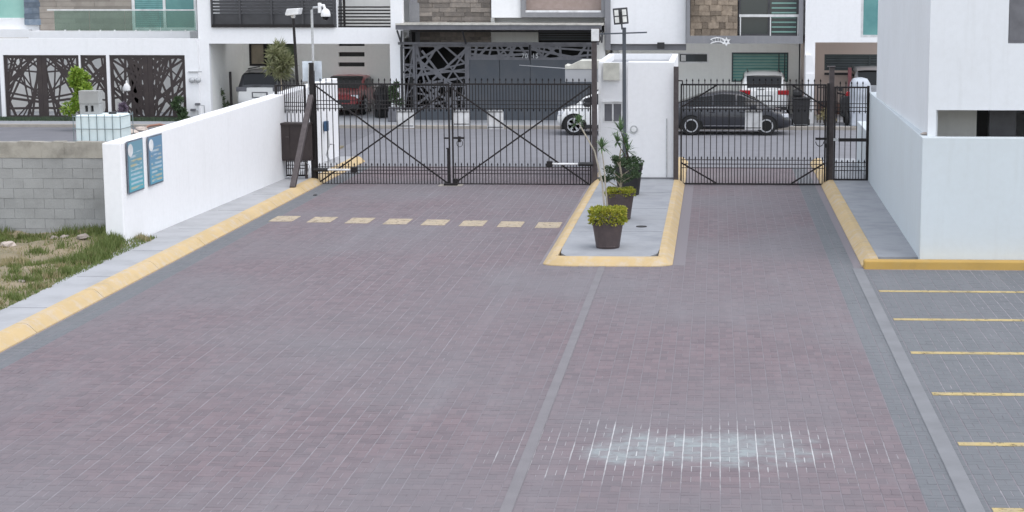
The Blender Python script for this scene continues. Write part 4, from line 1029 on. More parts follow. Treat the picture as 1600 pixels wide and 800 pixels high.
pbox(hD, 'grey_frame', 813.5, -110, 819.5, 27, DY-.6, .88, 'grey_plaster'); pbox(hD, 'grey_frame', 939.5, -110, 945, 27, DY-.6, .88, 'grey_plaster')
pbox(hD, 'grey_lintel', 813.5, 19.8, 945, 27, DY-.61, .9, 'grey_plaster'); pbox(hD, 'white_sill', 820, 16.3, 939, 19.4, DY-.55, .3, 'white_metal')
pbox(hD, 'brown_screen', 820, -110, 939, 16, DY-.2, .2, 'brown_panel')
pbox(hD, 'white_band', 773.5, 40, 841, 66, DY+.05, .2, 'warm_white')
lv = pbox(hD, 'louvre_window', 842, 40, 944, 64, DY+.12, .1, 'black_plastic')
for k in range(5): q = P4(843, 46+k*3.6, 923, 47.6+k*3.6, DY+.08); MB().box(q[0], q[2], DY+.06, DY+.1, q[1], q[3]).build('louvre_blade', 'charcoal_steel', lv)
# garage front
DG = 66.0
gd = thing('garage_gate', 'wide charcoal steel garage front with cut lattice panels and numbers', 'gate', (V(790, 188, DG)[0], DG, GZ))
def lat(x0, y0, x1, y1, n, Y, w0=.05, w1=.09):
    a = P4(x0, y0, x1, y1, Y); mb = MB(); cut_sheet(mb, cr, a[0], a[2], a[1], a[3], Y, n, w0, w1); mb.build('lattice', 'slate_steel', gd)
    f = .07; MB().wall(a[0]-f, a[2]+f, a[1]-f, a[3]+f, Y-.012, Y+.045, [a]).build('lattice_frame', 'slate_steel', gd)
lat(652, 73, 726, 131, 15, DG); lat(652, 136, 726, 168, 13, DG); lat(736, 73, 826, 90.5, 14, DG); lat(830, 73, 924, 90.5, 14, DG)
lat(630, 76, 646, 168, 12, DG, .03, .05)
pbox(gd, 'kick_panel', 648.5, 170, 730, 188, DG, .05, 'charcoal_steel')
for k in range(4):
    pbox(gd, 'door_panel', 733+k*48.2, 93.5, 780.8+k*48.2, 188, DG, .05, 'charcoal_steel')
pbox(gd, 'gate_post', 646.6, 70, 648.1, 188, DG-.03, .1, 'slate_steel'); pbox(gd, 'gate_post', 730.4, 70, 732.6, 188, DG-.03, .1, 'slate_steel'); pbox(gd, 'gate_post', 628, 70, 629.2, 188, DG-.03, .08, 'dark_frame')
pbox(gd, 'side_fill', 630, 170, 646.5, 188, DG, .04, 'slate_steel')
q = V(820, 90, DG); text_obj('number', '70', .24, 'galvanised', gd, (q[0], DG-.03, q[1]-.02)); q = V(836.5, 90, DG); text_obj('number', '15', .24, 'galvanised', gd, (q[0], DG-.03, q[1]-.02))
MB().box(V(648, 100, 69.5)[0], V(925, 100, 69.5)[0], 69.4, 69.6, GZ, 3.24).build('shade_black_inner_wall', 'black_plastic', gd)  # garage interior shade put into the colour: black walls behind the lattice
for q in (V(648.5, 100, 67)[0], V(928, 100, 67)[0]): MB().box(q-.05, q+.05, DG+.1, 69.39, GZ, 3.24).build('shade_black_inner_side', 'black_plastic', gd)
MB().box(V(648.5, 100, 67)[0]-.05, V(928, 100, 67)[0]+.05, DG+.1, 69.6, 3.26, 3.3).build('shade_black_inner_ceiling', 'black_plastic', gd)  # ceiling blackened too, for the same interior shade
# canopy
cp = thing('canopy', 'long flat metal canopy with pale roof over the charcoal garage front', 'canopy', (V(780, 50, 65)[0], 65, 3.2))
ca = P4(618, 38, 940, 46.5, 64.6)
MB().box(ca[0], ca[2], 64.6, 64.68, ca[1], ca[3]).build('fascia', 'slate_steel', cp)
MB().box(ca[0], ca[2], 64.684, 66.84, ca[3]-.06, ca[3]+.01).build('roof_sheet', 'zinc_sheet', cp)
MB().box(ca[0], ca[2], 64.56, 64.598, ca[3]-.03, ca[3]+.03).build('drip_edge', 'zinc_sheet', cp)
for px in (622, 936): 
    A, B_, C_ = V(px-1.5, 48, 64.8), V(px+4, 66, 65.8), V(px+5, 48, 65.8)
    MB().bar((A[0], 64.8, A[1]), (B_[0], 65.85, B_[1]), .05).build('bracket', 'dark_frame', cp); MB().bar((C_[0], 65.9, C_[1]), (B_[0], 65.9, B_[1]), .06).build('bracket', 'dark_frame', cp)
A, B_ = V(722, 48, 64.8), V(728, 68, 65.9); MB().bar((A[0], 64.8, A[1]), (B_[0], 65.9, B_[1]), .05).build('bracket', 'dark_frame', cp)
ba = P4(622, 66.2, 936, 69.6, 65.93); MB().box(ba[0], ba[2], 65.9, 65.96, ba[1], ba[3]).build('beam', 'slate_steel', cp)

# ---- house E : fieldstone bay over open parking
hE = thing('house', 'white house with grey framed fieldstone bay above a recessed parking space', 'house', (0, 68, GZ), 'houses across the street')
EY = 66.0; EB = 69.6
ex0, ex1 = V(946, 30, EY)[0], V(1257, 30, EY)[0]
ez = V(1100, 69, EY)[1]
pbox(hE, 'upper_wall', 950, -110, 1072, 68.5, EY+.3, .3, 'white_plaster')
pbox(hE, 'grey_pier', 945.5, -110, 953.5, 78, EY+.2, .35, 'grey_plaster')
pbox(hE, 'underside_band', 953.8, 69.5, 1072, 78.5, EY+.5, .3, 'grey_plaster')
br_ = P4(1072, -110, 1257, 68, EY); bi = P4(1078, -110, 1250, 56, EY)
MB().wall(br_[0], br_[2], br_[1], ZT, EY, EY+.6, [(bi[0], bi[1], bi[2], ZT-.3)]).build('bay_frame', 'grey_plaster', hE)
sr_ = P4(1078.5, -60, 1153, 56, EY+.25); stones(hE, (sr_[0], sr_[1], sr_[2], ZT-.32), EY+.22, .3, .2, 'fieldstone', .08, True)
wr = P4(1154, -90, 1250, 56, EY+.3); wE = window(hE, wr, EY+.32, 'window_dark', 'dark_frame', 1, .07)
q = P4(1155, 22.5, 1249, 26.5, EY+.2); MB().box(q[0], q[2], EY+.22, EY+.27, q[1], q[3]).build('balcony_rail', 'aluminium', hE)
for px in (1157, 1204, 1247): q = V(px, 30, EY+.2); MB().box(q[0]-.02, q[0]+.02, EY+.23, EY+.26, wr[1], V(px, 24, EY+.2)[1]-.03).build('rail_post', 'aluminium', hE)
for k in range(10):
    zq = wr[1]+.12+k*.17; MB().box((wr[0]+wr[2])/2+.1, wr[2]-.1, EY+.322, EY+.331, zq, zq+.05).build('blind_slat', 'blind_green', wE)
MB().box(ex0+.3, ex1-.01, EB+.21, 77, GZ-.05, ZT-.003).build('body', 'white_plaster', hE)
MB().box(ex0+.2, ex1-.01, 67.5, 67.7, ez+.16, ZT-.003).build('added_light_well_wall', 'white_plaster', hE)  # added well out of view, brightens the recessed back wall
MB().box(ex0, ex1, EY-.05, 67.7, ZT+.002, ZT+.2).build('roof', 'white_plaster', hE); MB().box(ex0, ex1, EB-.1, 77, ZT+.002, ZT+.2).build('roof', 'white_plaster', hE)  # gap between the roofs opens the added well
e1, e2 = P4(1060, 82.5, 1107, 98.5, EB), P4(1143, 82, 1232, 128, EB)
MB().wall(ex0+.2, ex1-.02, GZ-.05, ZT-.01, EB, EB+.2, [e1, e2]).build('carport_back_wall', 'carport_plaster', hE)
window(hE, e1, EB+.03, 'window_dark', 'aluminium', 0, .05); window(hE, e2, EB+.03, 'window_teal', 'blind_dark', 0, .05, 9, 'blind_green')
MB().box(e1[0]+.1, e1[0]+.28, EB-.02, EB+.03, e1[1]+.08, e1[1]+.3).build('ornament', 'white_metal', hE)
for px in (1217, 1226): q = V(px, 100, EB); MB().box(q[0]-.02, q[0]+.02, EB-.03, EB-.004, e2[1], e2[3]).build('window_bar', 'blind_dark', hE)
MB().box(ex0+.2, ex1-.03, EY+.62, 67.7, ez+.0, ez+.15).build('carport_ceiling', 'carport_plaster', hE)
MB().box(ex0+.2, ex0+.4, EY+.9, EB-.004, GZ-.05, ez-.003).build('carport_side_wall', 'carport_plaster', hE)
# curved white name plate with star on the bay lintel
ns = thing('name_plate', 'curved white cut lettering plate ending in a star on grey lintel', 'sign', (V(1125, 66, EY)[0], EY, ez))
q0, q1 = V(1110, 66, EY)[0], V(1134, 66, EY)[0]; zc = V(1120, 65, EY)[1]
arc = lambda u: .13*math.sin(math.pi*(.15+u*.75))-.06
for a_, z_, n in ((.05, .07, 'top_band'), (-.09, -.07, 'ribbon')):
    mb = MB()
    for k in range(12):
        u0, u1 = k/12, (k+1)/12; xa, xb = q0+(q1-q0)*u0, q0+(q1-q0)*u1
        mb.prism([(xa, zc+arc(u0)+a_), (xb, zc+arc(u1)+a_), (xb, zc+arc(u1)+z_+.02), (xa, zc+arc(u0)+z_+.02)], EY-.03, EY-.004)
    mb.build(n, 'white_metal', ns)
for k, ch in enumerate('SITEO'):
    u = .12+k*.19; text_obj('letter', ch, .2, 'white_metal', ns, (q0+(q1-q0)*u, EY-.014, zc+arc(u)-.06), (math.pi/2, 0, 0), .008)
sx, sz = V(1135, 65, EY); n = 12
MB().prism([(sx+(.17 if k % 2 == 0 else .09)*math.cos(math.pi/2+k*2*math.pi/n), sz+(.17 if k % 2 == 0 else .09)*math.sin(math.pi/2+k*2*math.pi/n)) for k in range(n)], EY-.05, EY-.031).build('star', 'white_metal', ns)
MB().lathe((sx, EY-.056, sz), [(.035, 0), (.035, .005)], 12, 'Y').build('star_centre', 'slate_steel', ns)
# wall flood lamp
fl = V(1032.5, 72, EY); t = thing('wall_floodlight', 'small black floodlight under the white upper wall behind the booth', 'floodlight', (fl[0], EY+.3, fl[1]))
MB().box(fl[0]-.13, fl[0]+.13, EY+.05, EY+.13, fl[1]-.1, fl[1]+.13).build('lamp_head', 'black_plastic', t, bevel=.01); MB().box(fl[0]-.04, fl[0]+.04, EY+.135, EY+.52, fl[1]-.03, fl[1]+.03).build('bracket', 'black_plastic', t)

# ---- house F : right, mostly behind the building
hF = thing('house', 'white house with beige recessed carport next to the plain building', 'house', (6, 68, GZ), 'houses across the street')
FYy = 65.9; FB = 69.2
fx0, fx1 = V(1258.5, 30, FYy)[0], V(1500, 30, FYy)[0]
wr = P4(1344.5, -60, 1369, 58.5, FYy); wr = (wr[0], wr[1], wr[0]+1.6, wr[3])
fop = P4(1272, 66.5, 1480, 200, FYy)
MB().wall(fx0, fx1, GZ-.05, ZT, FYy, FYy+.25, [wr, (fop[0], GZ-.1, fop[2], fop[3])]).build('front_wall', 'white_plaster', hF)
window(hF, wr, FYy+.05, 'window_teal', 'aluminium', 1, .09)
f1 = P4(1288, 85, 1430, 110, FB); f2 = P4(1288, 113.5, 1330, 117, FB)
MB().wall(fx0+.02, fx1, GZ-.05, ZT-.01, FB, FB+.2, [f1]).build('carport_back_wall', 'beige_plaster', hF)
window(hF, f1, FB+.03, 'window_dark', 'blind_dark', 1, .06, 5, 'blind_dark'); MB().box(f2[0], f2[2], FB-.05, FB-.004, f2[1], f2[3]).build('window_ledge', 'black_plastic', hF)
MB().box(fx0, fx1, FYy+.253, 67.6, fop[3]+.003, fop[3]+.2).build('carport_ceiling', 'beige_plaster', hF); MB().box(fx0, fx1, 67.4, 67.6, fop[3]+.203, ZT-.01).build('added_light_well_wall', 'white_plaster', hF)  # ceiling stops short for an added, unseen well that lights the carport
MB().box(fx0, fx0+.25, FYy+.254, FB-.005, GZ-.05, fop[3]).build('carport_side_wall', 'beige_plaster', hF)
MB().box(fx0, fx1, FB+.22, 77, GZ-.05, ZT-.003).build('body', 'white_plaster', hF); MB().box(fx0, fx1, FYy-.05, 67.6, ZT+.002, ZT+.2).build('roof', 'white_plaster', hF); MB().box(fx0, fx1, FB-.1, 77, ZT+.002, ZT+.2).build('roof', 'white_plaster', hF)  # two roofs, open over the added well
q = P4(1257.5, 100, 1273, 192, 65.0); MB().box(q[0], q[2], 64.9, FYy-.004, GZ-.05, q[3]-.35).build('column_base', 'white_plaster', hF)
MB().prism([(q[0], q[3]-.345), (q[2], q[3]-.345), (q[2], q[3]-.1), (q[0]+.2, q[3]+.3), (q[0], q[3]+.3)], 64.95, FYy-.006).build('column_cap', 'white_plaster', hF)

# ================================================================== vehicles
def lerp(st, x):
    if x <= st[0][0]: return st[0][1:]
    for a, b_ in zip(st, st[1:]):
        if x <= b_[0]:
            u = (x-a[0])/(b_[0]-a[0]); u = u*u*(3-2*u)*.5+u*.5; return tuple(p+(q-p)*u for p, q in zip(a[1:], b_[1:]))
    return st[-1][1:]
def car(name, label, loc, rz, paint, body, cabin, wheels, wr_, side, front, rear, cat='car', roof=None):
    t = thing(name, label, cat, loc); t.rotation_euler = (0, 0, rz)
    ORG[t.name] = (0, 0, 0)          # parts are written in the car's own axes: x forward, z up
    L0, L1 = body[0][0], body[-1][0]; n = 36
    mb = MB(); rings = []
    for k in range(n+1):
        x = L0+(L1-L0)*k/n; zb, zs, w_ = lerp(body, x)
        half = [(0, zb), (w_*.82, zb), (w_*.96, zb+.09), (w_, zb+(zs-zb)*.45), (w_*.985, zb+(zs-zb)*.75), (w_*.95, zs-.05), (w_*.86, zs), (w_*.45, zs+.02), (0, zs+.025)]
        rings.append([(x, y_, z_) for y_, z_ in half]+[(x, -y_, z_) for y_, z_ in half[-2:0:-1]])
    q = len(rings[0])
    for r in rings: mb.v += r
    for k in range(n):
        for j in range(q): mb.f.append((k*q+j, k*q+(j+1) % q, (k+1)*q+(j+1) % q, (k+1)*q+j))
    mb.f.append(tuple(range(q-1, -1, -1))); mb.f.append(tuple(n*q+j for j in range(q)))
    bo = mb.build('body', paint, t, smooth=True)
    C0, C1 = cabin[0][0], cabin[-1][0]; n = 30; mb = MB(); rings = []
    def sect(x):
        zb, zt_, wb, wt_ = lerp(cabin, x); return [(wb, zb-.05), (wb, zb), (wb+(wt_-wb)*.8, zb+(zt_-zb)*.8), (wt_*.93, zb+(zt_-zb)*.96), (wt_*.6, zt_), (0, zt_+.012)]
    for k in range(n+1):
        x = C0+(C1-C0)*k/n; h_ = sect(x); rings.append([(x, y_, z_) for y_, z_ in h_]+[(x, -y_, z_) for y_, z_ in h_[-2::-1]])
    q = len(rings[0])
    for r in rings: mb.v += r
    for k in range(n):
        for j in range(q-1): mb.f.append((k*q+j, k*q+j+1, (k+1)*q+j+1, (k+1)*q+j))
    mb.f.append(tuple(range(q-1, -1, -1))); mb.f.append(tuple(n*q+j for j in range(q)))
    mb.build('cabin', roof or paint, t, smooth=True)
    for sgn in (-1, 1):              # side windows follow the cabin side
        for xa, xb, fa, fb in side:
            g = MB(); m_ = 8
            for k in range(m_):
                pq = []
                for xx, lo in ((xa+(xb-xa)*k/m_, 1), (xa+(xb-xa)*(k+1)/m_, 1)):
                    zb, zt_, wb, wt_ = lerp(cabin, xx)
                    for f_ in (fa, fb): pq.append((xx, sgn*(wb+(wt_-wb)*f_+.006), zb+(zt_-zb)*f_))
                g.quad(pq[0], pq[2], pq[3], pq[1])
            g.build('side_window', 'car_glass', t, smooth=True)
    for nm, (xa, xb, fw) in (('windscreen', front), ('rear_window', rear)):
        g = MB(); m_ = 8
        for k in range(m_):
            x1_, x2_ = xa+(xb-xa)*k/m_, xa+(xb-xa)*(k+1)/m_
            pr2 = []
            for xx in (x1_, x2_):
                zb, zt_, wb, wt_ = lerp(cabin, xx); out = .014*(1 if nm == 'windscreen' else -1)
                pr2.append([(xx+out, s*wt_*fw*f_, zt_+.016-(.02 if abs(f_) > .9 else 0)) for s, f_ in ((-1, 1), (-1, .6), (1, 0), (1, .6), (1, 1))])
            for j in range(4): g.quad(pr2[0][j], pr2[0][j+1], pr2[1][j+1], pr2[1][j])
        g.build(nm, 'car_glass', t, smooth=True)
    for wx in wheels:
        w_ = lerp(body, wx)[2]
        for sgn in (-1, 1):
            a_ = MB(); m_ = 16; yo = sgn*(w_+.006)
            a_.v = [(wx, yo, wr_*.9)]+[(wx+1.2*wr_*math.cos(math.pi*j/m_), yo, wr_+1.16*wr_*math.sin(math.pi*j/m_)-.02) for j in range(m_+1)]+[(wx-1.2*wr_, yo, .2), (wx+1.2*wr_, yo, .2)]
            a_.f = [tuple([m_+3]+list(range(1, m_+2))+[m_+2])]; a_.build('wheel_arch', 'arch_black', t)
            y0 = sgn*(w_-.19)
            ty = MB().lathe((wx, min(y0, y0+sgn*.215), wr_), [(wr_*.68, 0), (wr_*.94, .01), (wr_, .05), (wr_, .165), (wr_*.94, .205), (wr_*.68, .215)], 24, 'Y').build('wheel', 'tyre', t, smooth=True)
            yf = y0+sgn*.222
            rm = MB(); rm.lathe((wx, yf-.006, wr_), [(wr_*.68, 0), (wr_*.69, .012), (wr_*.58, .012), (wr_*.57, 0)], 24, 'Y')
            for k in range(5):
                an = k*1.2566+.3
                for off in (-.12, .12): rm.bar((wx+.05*math.cos(an), yf, wr_+.05*math.sin(an)), (wx+wr_*.62*math.cos(an+off), yf, wr_+wr_*.62*math.sin(an+off)), .03, .016, (0, 1, 0))
            rm.build('rim', 'alloy', ty)
            MB().lathe((wx, yf-.012, wr_), [(wr_*.56, 0), (wr_*.56, .004)], 20, 'Y').build('brake_disc', 'arch_black', ty)
    return t
def cpart(t, name, m, *boxes, bevel=.012):
    b_ = MB()
    for q in boxes: b_.box(*q)
    return b_.build(name, m, t, bevel=bevel)
# dark saloon parked along the kerb, facing right
wx_r, wx_f = V(1080, 205, 61)[0], V(1197.5, 205, 61)[0]; cxm = (wx_r+wx_f)/2; wb_ = (wx_f-wx_r)/2
W_ = .86
sed = car('parked_car', 'dark grey saloon car parked along the far side of the street', (cxm, 61.0+W_, -.004), 0, 'paint_black',
    [(-2.02, .38, .80, .60), (-1.95, .26, .92, .74), (-1.6, .22, .97, .83), (-.9, .20, .93, W_), (.6, .20, .92, W_), (1.2, .20, .90, .85), (1.75, .22, .80, .80), (2.0, .26, .66, .70), (2.1, .34, .55, .55)],
    [(-1.95, .90, .95, .70, .45), (-1.5, .92, 1.13, .76, .56), (-.9, .92, 1.34, .80, .60), (-.2, .92, 1.44, .80, .61), (.35, .92, 1.41, .80, .60), (.85, .91, 1.2, .79, .58), (1.35, .86, .90, .74, .5)],
    (-wb_, wb_), .325, [(-1.35, -.55, .12, .84), (-.5, .22, .12, .86), (.27, 1.0, .12, .82)], (.45, 1.28, .92), (-.95, -1.85, .95))
cpart(sed, 'tail_light', 'tail_red', (-2.0, -1.72, -.78, -.60, .76, .90)); cpart(sed, 'tail_light', 'tail_red', (-2.0, -1.72, .60, .78, .76, .90))
cpart(sed, 'headlight', 'head_lamp', (1.62, 1.98, -.77, -.55, .60, .72)); cpart(sed, 'headlight', 'head_lamp', (1.62, 1.98, .55, .77, .60, .72))
cpart(sed, 'door_mirror', 'paint_black', (.72, .92, -1.02, -.84, .90, 1.04), bevel=.03); cpart(sed, 'door_mirror', 'paint_black', (.72, .92, .84, 1.02, .90, 1.04), bevel=.03)
for x in (-.55, .45): cpart(sed, 'door_handle', 'paint_black', (x-.09, x+.09, -W_-.02, -W_+.0, .76, .79), bevel=.006)
for x in (-.95, .02, .98): cpart(sed, 'panel_gap', 'arch_black', (x-.008, x+.008, -W_-.003, -W_+.03, .34, .86), bevel=0)
cpart(sed, 'window_trim', 'aluminium', (-1.2, .95, -.812, -.80, .915, .93), bevel=0)
cpart(sed, 'sill_trim', 'slate_steel', (-.85, .85, -W_-.012, -W_+.02, .30, .335)); cpart(sed, 'grille', 'black_plastic', (2.0, 2.11, -.4, .4, .36, .50))
cpart(sed, 'registration_plate', 'plate', (-2.03, -2.01, -.2, .2, .5, .62), bevel=0)
# white hatchback, facing left, half hidden by the booth
hx = V(897, 205, 60.8)[0]
suvb = [(-1.78, .36, .95, .70), (-1.7, .24, 1.02, .82), (-.9, .22, 1.0, .87), (.6, .22, .98, .87), (1.2, .22, .95, .85), (1.55, .26, .82, .76), (1.72, .36, .66, .6)]
suvc = [(-1.76, .98, 1.05, .76, .58), (-1.5, .98, 1.45, .80, .63), (-.5, .98, 1.56, .81, .65), (.2, .97, 1.54, .81, .64), (.75, .96, 1.3, .79, .6), (1.2, .92, .95, .72, .5)]
hb = car('parked_car', 'white hatchback half hidden behind the guard booth and gate post', (hx+1.14, 60.8+.87, -.004), math.pi, 'paint_white', suvb, suvc, (-1.14, 1.14), .35,
    [(-1.35, -.6, .12, .84), (-.55, .15, .12, .86), (.2, .85, .12, .8)], (.3, 1.15, .92), (-1.5, -1.72, .95))
cpart(hb, 'headlight', 'head_lamp', (1.38, 1.68, -.74, -.52, .66, .80)); cpart(hb, 'headlight', 'head_lamp', (1.38, 1.68, .52, .74, .66, .80)); cpart(hb, 'door_mirror', 'black_plastic', (.6, .8, .86, 1.04, .96, 1.1), bevel=.03); cpart(hb, 'door_mirror', 'black_plastic', (.6, .8, -1.04, -.86, .96, 1.1), bevel=.03)
cpart(hb, 'wheel_trim', 'black_plastic', (-.75, .75, .865, .89, .24, .36))
# white SUVs seen from behind
SB = [(-2.2, .45, 1.05, .80), (-2.12, .32, 1.1, .88), (-1.0, .28, 1.08, .91), (.8, .28, 1.06, .91), (1.6, .3, 1.0, .88), (2.1, .34, .9, .78), (2.2, .45, .75, .65)]
SCb = [(-2.16, 1.06, 1.12, .83, .66), (-1.98, 1.06, 1.60, .85, .69), (-1.2, 1.06, 1.72, .86, .71), (.0, 1.05, 1.70, .86, .70), (.6, 1.04, 1.45, .84, .66), (1.2, 1.0, 1.05, .78, .56)]
def suv(label, px, py, Y, paint='paint_white', tail='tail_red', roof=None):
    x = V(px, 150, Y)[0]
    t = car('parked_suv', label, (x, Y+2.2, GZ), math.pi/2, paint, SB, SCb, (-1.33, 1.33), .36, [(-1.75, -.9, .12, .84), (-.8, .1, .12, .86), (.15, .8, .12, .8)], (.15, 1.1, .92), (-1.93, -2.13, .92), 'suv', roof)
    for s in (-1, 1):
        a = (.48, .885) if s > 0 else (-.885, -.48); cpart(t, 'tail_light', tail, (-2.215, -2.0, a[0], a[1], .93, 1.10), bevel=.03)
        cpart(t, 'door_mirror', paint, (.55, .75, *((.9, 1.1) if s > 0 else (-1.1, -.9)), 1.05, 1.22), bevel=.03); cpart(t, 'roof_rail', 'black_plastic', (-1.5, .2, *((.56, .60) if s > 0 else (-.60, -.56)), 1.715, 1.76), bevel=.01)
    cpart(t, 'rear_bumper', 'black_plastic', (-2.27, -2.1, -.8, .8, .34, .52), bevel=.03); cpart(t, 'registration_plate', 'plate', (-2.24, -2.21, -.24, .24, .74, .88), bevel=0); cpart(t, 'plate_surround', 'slate_steel', (-2.215, -2.19, -.3, .3, .7, .92), bevel=.01)
    cpart(t, 'rear_wiper', 'black_plastic', (-2.19, -2.13, -.02, .25, 1.13, 1.15), bevel=0)
    return t
suv('white suv with red tail lights parked in the recessed space', 1194, 150, 66.0)
sv = suv('white suv with dark rear window in the open carport', 406, 150, 67.2, tail='slate_steel', roof='paint_black')
# red pickup, facing the street
rx = V(527, 150, 67.6)[0]
rc = car('parked_car', 'red car facing out of the open carport behind the gate', (rx, 67.6+2.3, GZ), -math.pi/2, 'paint_red',
    [(-1.9, .45, .88, .82), (-1.0, .3, .92, .88), (.7, .28, .92, .88), (1.6, .28, .9, .86), (2.15, .32, .84, .80), (2.3, .4, .7, .74)],
    [(-1.85, .9, .95, .82, .62), (-1.6, .9, 1.32, .83, .66), (-.2, .9, 1.42, .84, .68), (.35, .9, 1.38, .83, .66), (1.15, .88, .93, .78, .6)], (-1.4, 1.45), .36,
    [(-.9, -.2, .12, .84), (-.15, .6, .12, .8)], (.35, 1.08, .95), (-1.62, -1.8, .9), 'car')
for s in ((.5, .78), (-.78, -.5)): cpart(rc, 'headlight', 'head_lamp', (2.12, 2.27, s[0], s[1], .66, .79), bevel=.02)
cpart(rc, 'grille', 'black_plastic', (2.2, 2.31, -.45, .45, .5, .62)); cpart(rc, 'front_bumper', 'black_plastic', (2.2, 2.36, -.8, .8, .28, .42), bevel=.03); cpart(rc, 'registration_plate', 'plate', (2.361, 2.37, -.2, .2, .32, .44), bevel=0)
# van at the right carport
vx = V(1352, 150, 67.6)[0]
vn = car('parked_van', 'dark roofed white van parked in the beige carport', (vx+.35, 67.4+2.2, GZ), math.pi/2, 'paint_grey', SB, [(a, b_, c+.12*(c > 1.3), d, e_) for a, b_, c, d, e_ in SCb], (-1.33, 1.33), .36, [(-1.75, -.9, .12, .84), (-.8, .1, .12, .86)], (.15, 1.1, .92), (-1.93, -2.13, .92), 'van')
cpart(vn, 'tail_light', 'tail_red', (-2.19, -2.05, .6, .87, .88, 1.06)); cpart(vn, 'tail_light', 'tail_red', (-2.19, -2.05, -.87, -.6, .88, 1.06))

# ================================================================== street furniture and small things
# wheelie bin
bx_, by_ = G(1247, 193, 0)[0], 64.0
bn = thing('wheelie_bin', 'black wheeled rubbish bin on the pavement behind the dark car', 'bin', (bx_, by_, GZ))
MB().prism([(bx_-.26, GZ+.06), (bx_+.26, GZ+.06), (bx_+.31, GZ+.92), (bx_-.31, GZ+.92)], by_-.3, by_+.3).build('bin_body', 'black_plastic', bn, bevel=.03)
MB().box(bx_-.34, bx_+.34, by_-.34, by_+.36, GZ+.922, GZ+.99).build('lid', 'black_plastic', bn, bevel=.02)
for s in (-1, 1): MB().lathe((bx_+s*.29-.03, by_+.26, GZ+.1), [(.1, 0), (.1, .06)], 14, 'X').build('wheel', 'tyre', bn)
MB().box(bx_-.3, bx_+.05, by_-.2, by_+.2, GZ+.995, GZ+1.25).build('bag', 'black_plastic', bn, bevel=.08)
# street lamp beyond the white wall
sx_, sY = V(461, 100, 56)[0], 56.0
sl_ = thing('street_lamp', 'thin black lamp pole with white lamp head beyond the white wall', 'street lamp', (sx_, sY, -.02))
A, B_ = V(464, 122, sY), V(458, 24, sY)
MB().tube([(A[0]+.1, sY, -.02), (A[0], sY, A[1]), (B_[0], sY, B_[1])], [.06, .05, .04], 8).build('pole', 'black_steel', sl_, smooth=True)
MB().prism([(B_[0]-.2, B_[1]+.02), (B_[0]-.14, B_[1]-.01), (B_[0]+.2, B_[1]+.03), (B_[0]+.24, B_[1]+.22), (B_[0]-.14, B_[1]+.2)], sY-.25, sY+.3).build('lamp_head', 'lamp_white', sl_, bevel=.02)
MB().lathe((B_[0], sY, B_[1]-.08), [(.05, 0), (.07, .04), (.07, .1)], 10).build('collar', 'lamp_white', sl_)
# tank tote with two blocks, behind the block wall
TY = 45.5
ta = P4(116, 179, 188, 240, TY); tz0 = ta[3]-1.12
tt = thing('tank_tote', 'white plastic water tank in a wire cage behind the block wall', 'tank', ((ta[0]+ta[2])/2, TY, tz0-.15))
MB().box(ta[0]+.04, ta[2]-.04, TY+.04, TY+.96, tz0, ta[3]-.02).build('tank', 'tank_white', tt, bevel=.06)
MB().box(ta[0], ta[2], TY, TY+1.0, tz0-.14, tz0-.01).build('pallet', 'timber', tt)
for k in range(7):
    x = ta[0]+.01+(ta[2]-ta[0]-.02)*k/6
    for y_ in (TY, TY+1.0): MB().tube([(x, y_, tz0), (x, y_, ta[3])], .010, 6).build('cage_bar', 'cage_steel', tt)
for k in range(4):
    z_ = tz0+.08+(ta[3]-tz0-.2)*k/3+.06
    MB().tube([(ta[0], TY-.02, z_), (ta[2], TY-.02, z_), (ta[2], TY+1.02, z_), (ta[0], TY+1.02, z_), (ta[0], TY-.02, z_)], .010, 6, False).build('cage_hoop', 'cage_steel', tt)
MB().lathe(((ta[0]+ta[2])/2+.25, TY+.5, ta[3]-.02), [(.1, 0), (.1, .05)], 14).build('tank_cap', 'black_plastic', tt)
tag(MB().box(ta[0]-.3, ta[2]+.3, TY-.2, TY+1.3, .04, tz0-.142).build('rubble_platform', 'cap_concrete', org=(ta[0], TY, .04)), 'low concrete platform carrying the caged water tank', 'platform')
q = P4(125, 141, 153, 179, TY+.3); hh = (q[3]-ta[3]); zb = ta[3]-.016
t = thing('concrete_block', 'hollow grey block with two dark holes standing on the caged tank', 'concrete block', (q[0], TY+.4, zb), 'blocks on the tank')
w_ = q[2]-q[0]; z1_ = zb+hh*.44
MB().wall(q[0], q[2], zb, z1_, TY+.3, TY+.6, [(q[0]+w_*.27, zb+.06, q[0]+w_*.43, z1_-.04), (q[0]+w_*.57, zb+.06, q[0]+w_*.73, z1_-.04)]).build('hollow_block', 'block', t)
MB().box(q[0]+.02, q[2]-.02, TY+.45, TY+.59, zb+.02, z1_-.02).build('hole_shade_fill', 'black_plastic', t)  # black filler behind the holes stands in for the shade inside
t2 = thing('concrete_block', 'solid grey block resting on the hollow block over the caged tank', 'concrete block', (q[0], TY+.4, z1_), 'blocks on the tank')
MB().box(q[0]-.01, q[2]+.005, TY+.28, TY+.6, z1_+.003, zb+hh).build('block_body', 'block', t2, bevel=.01)
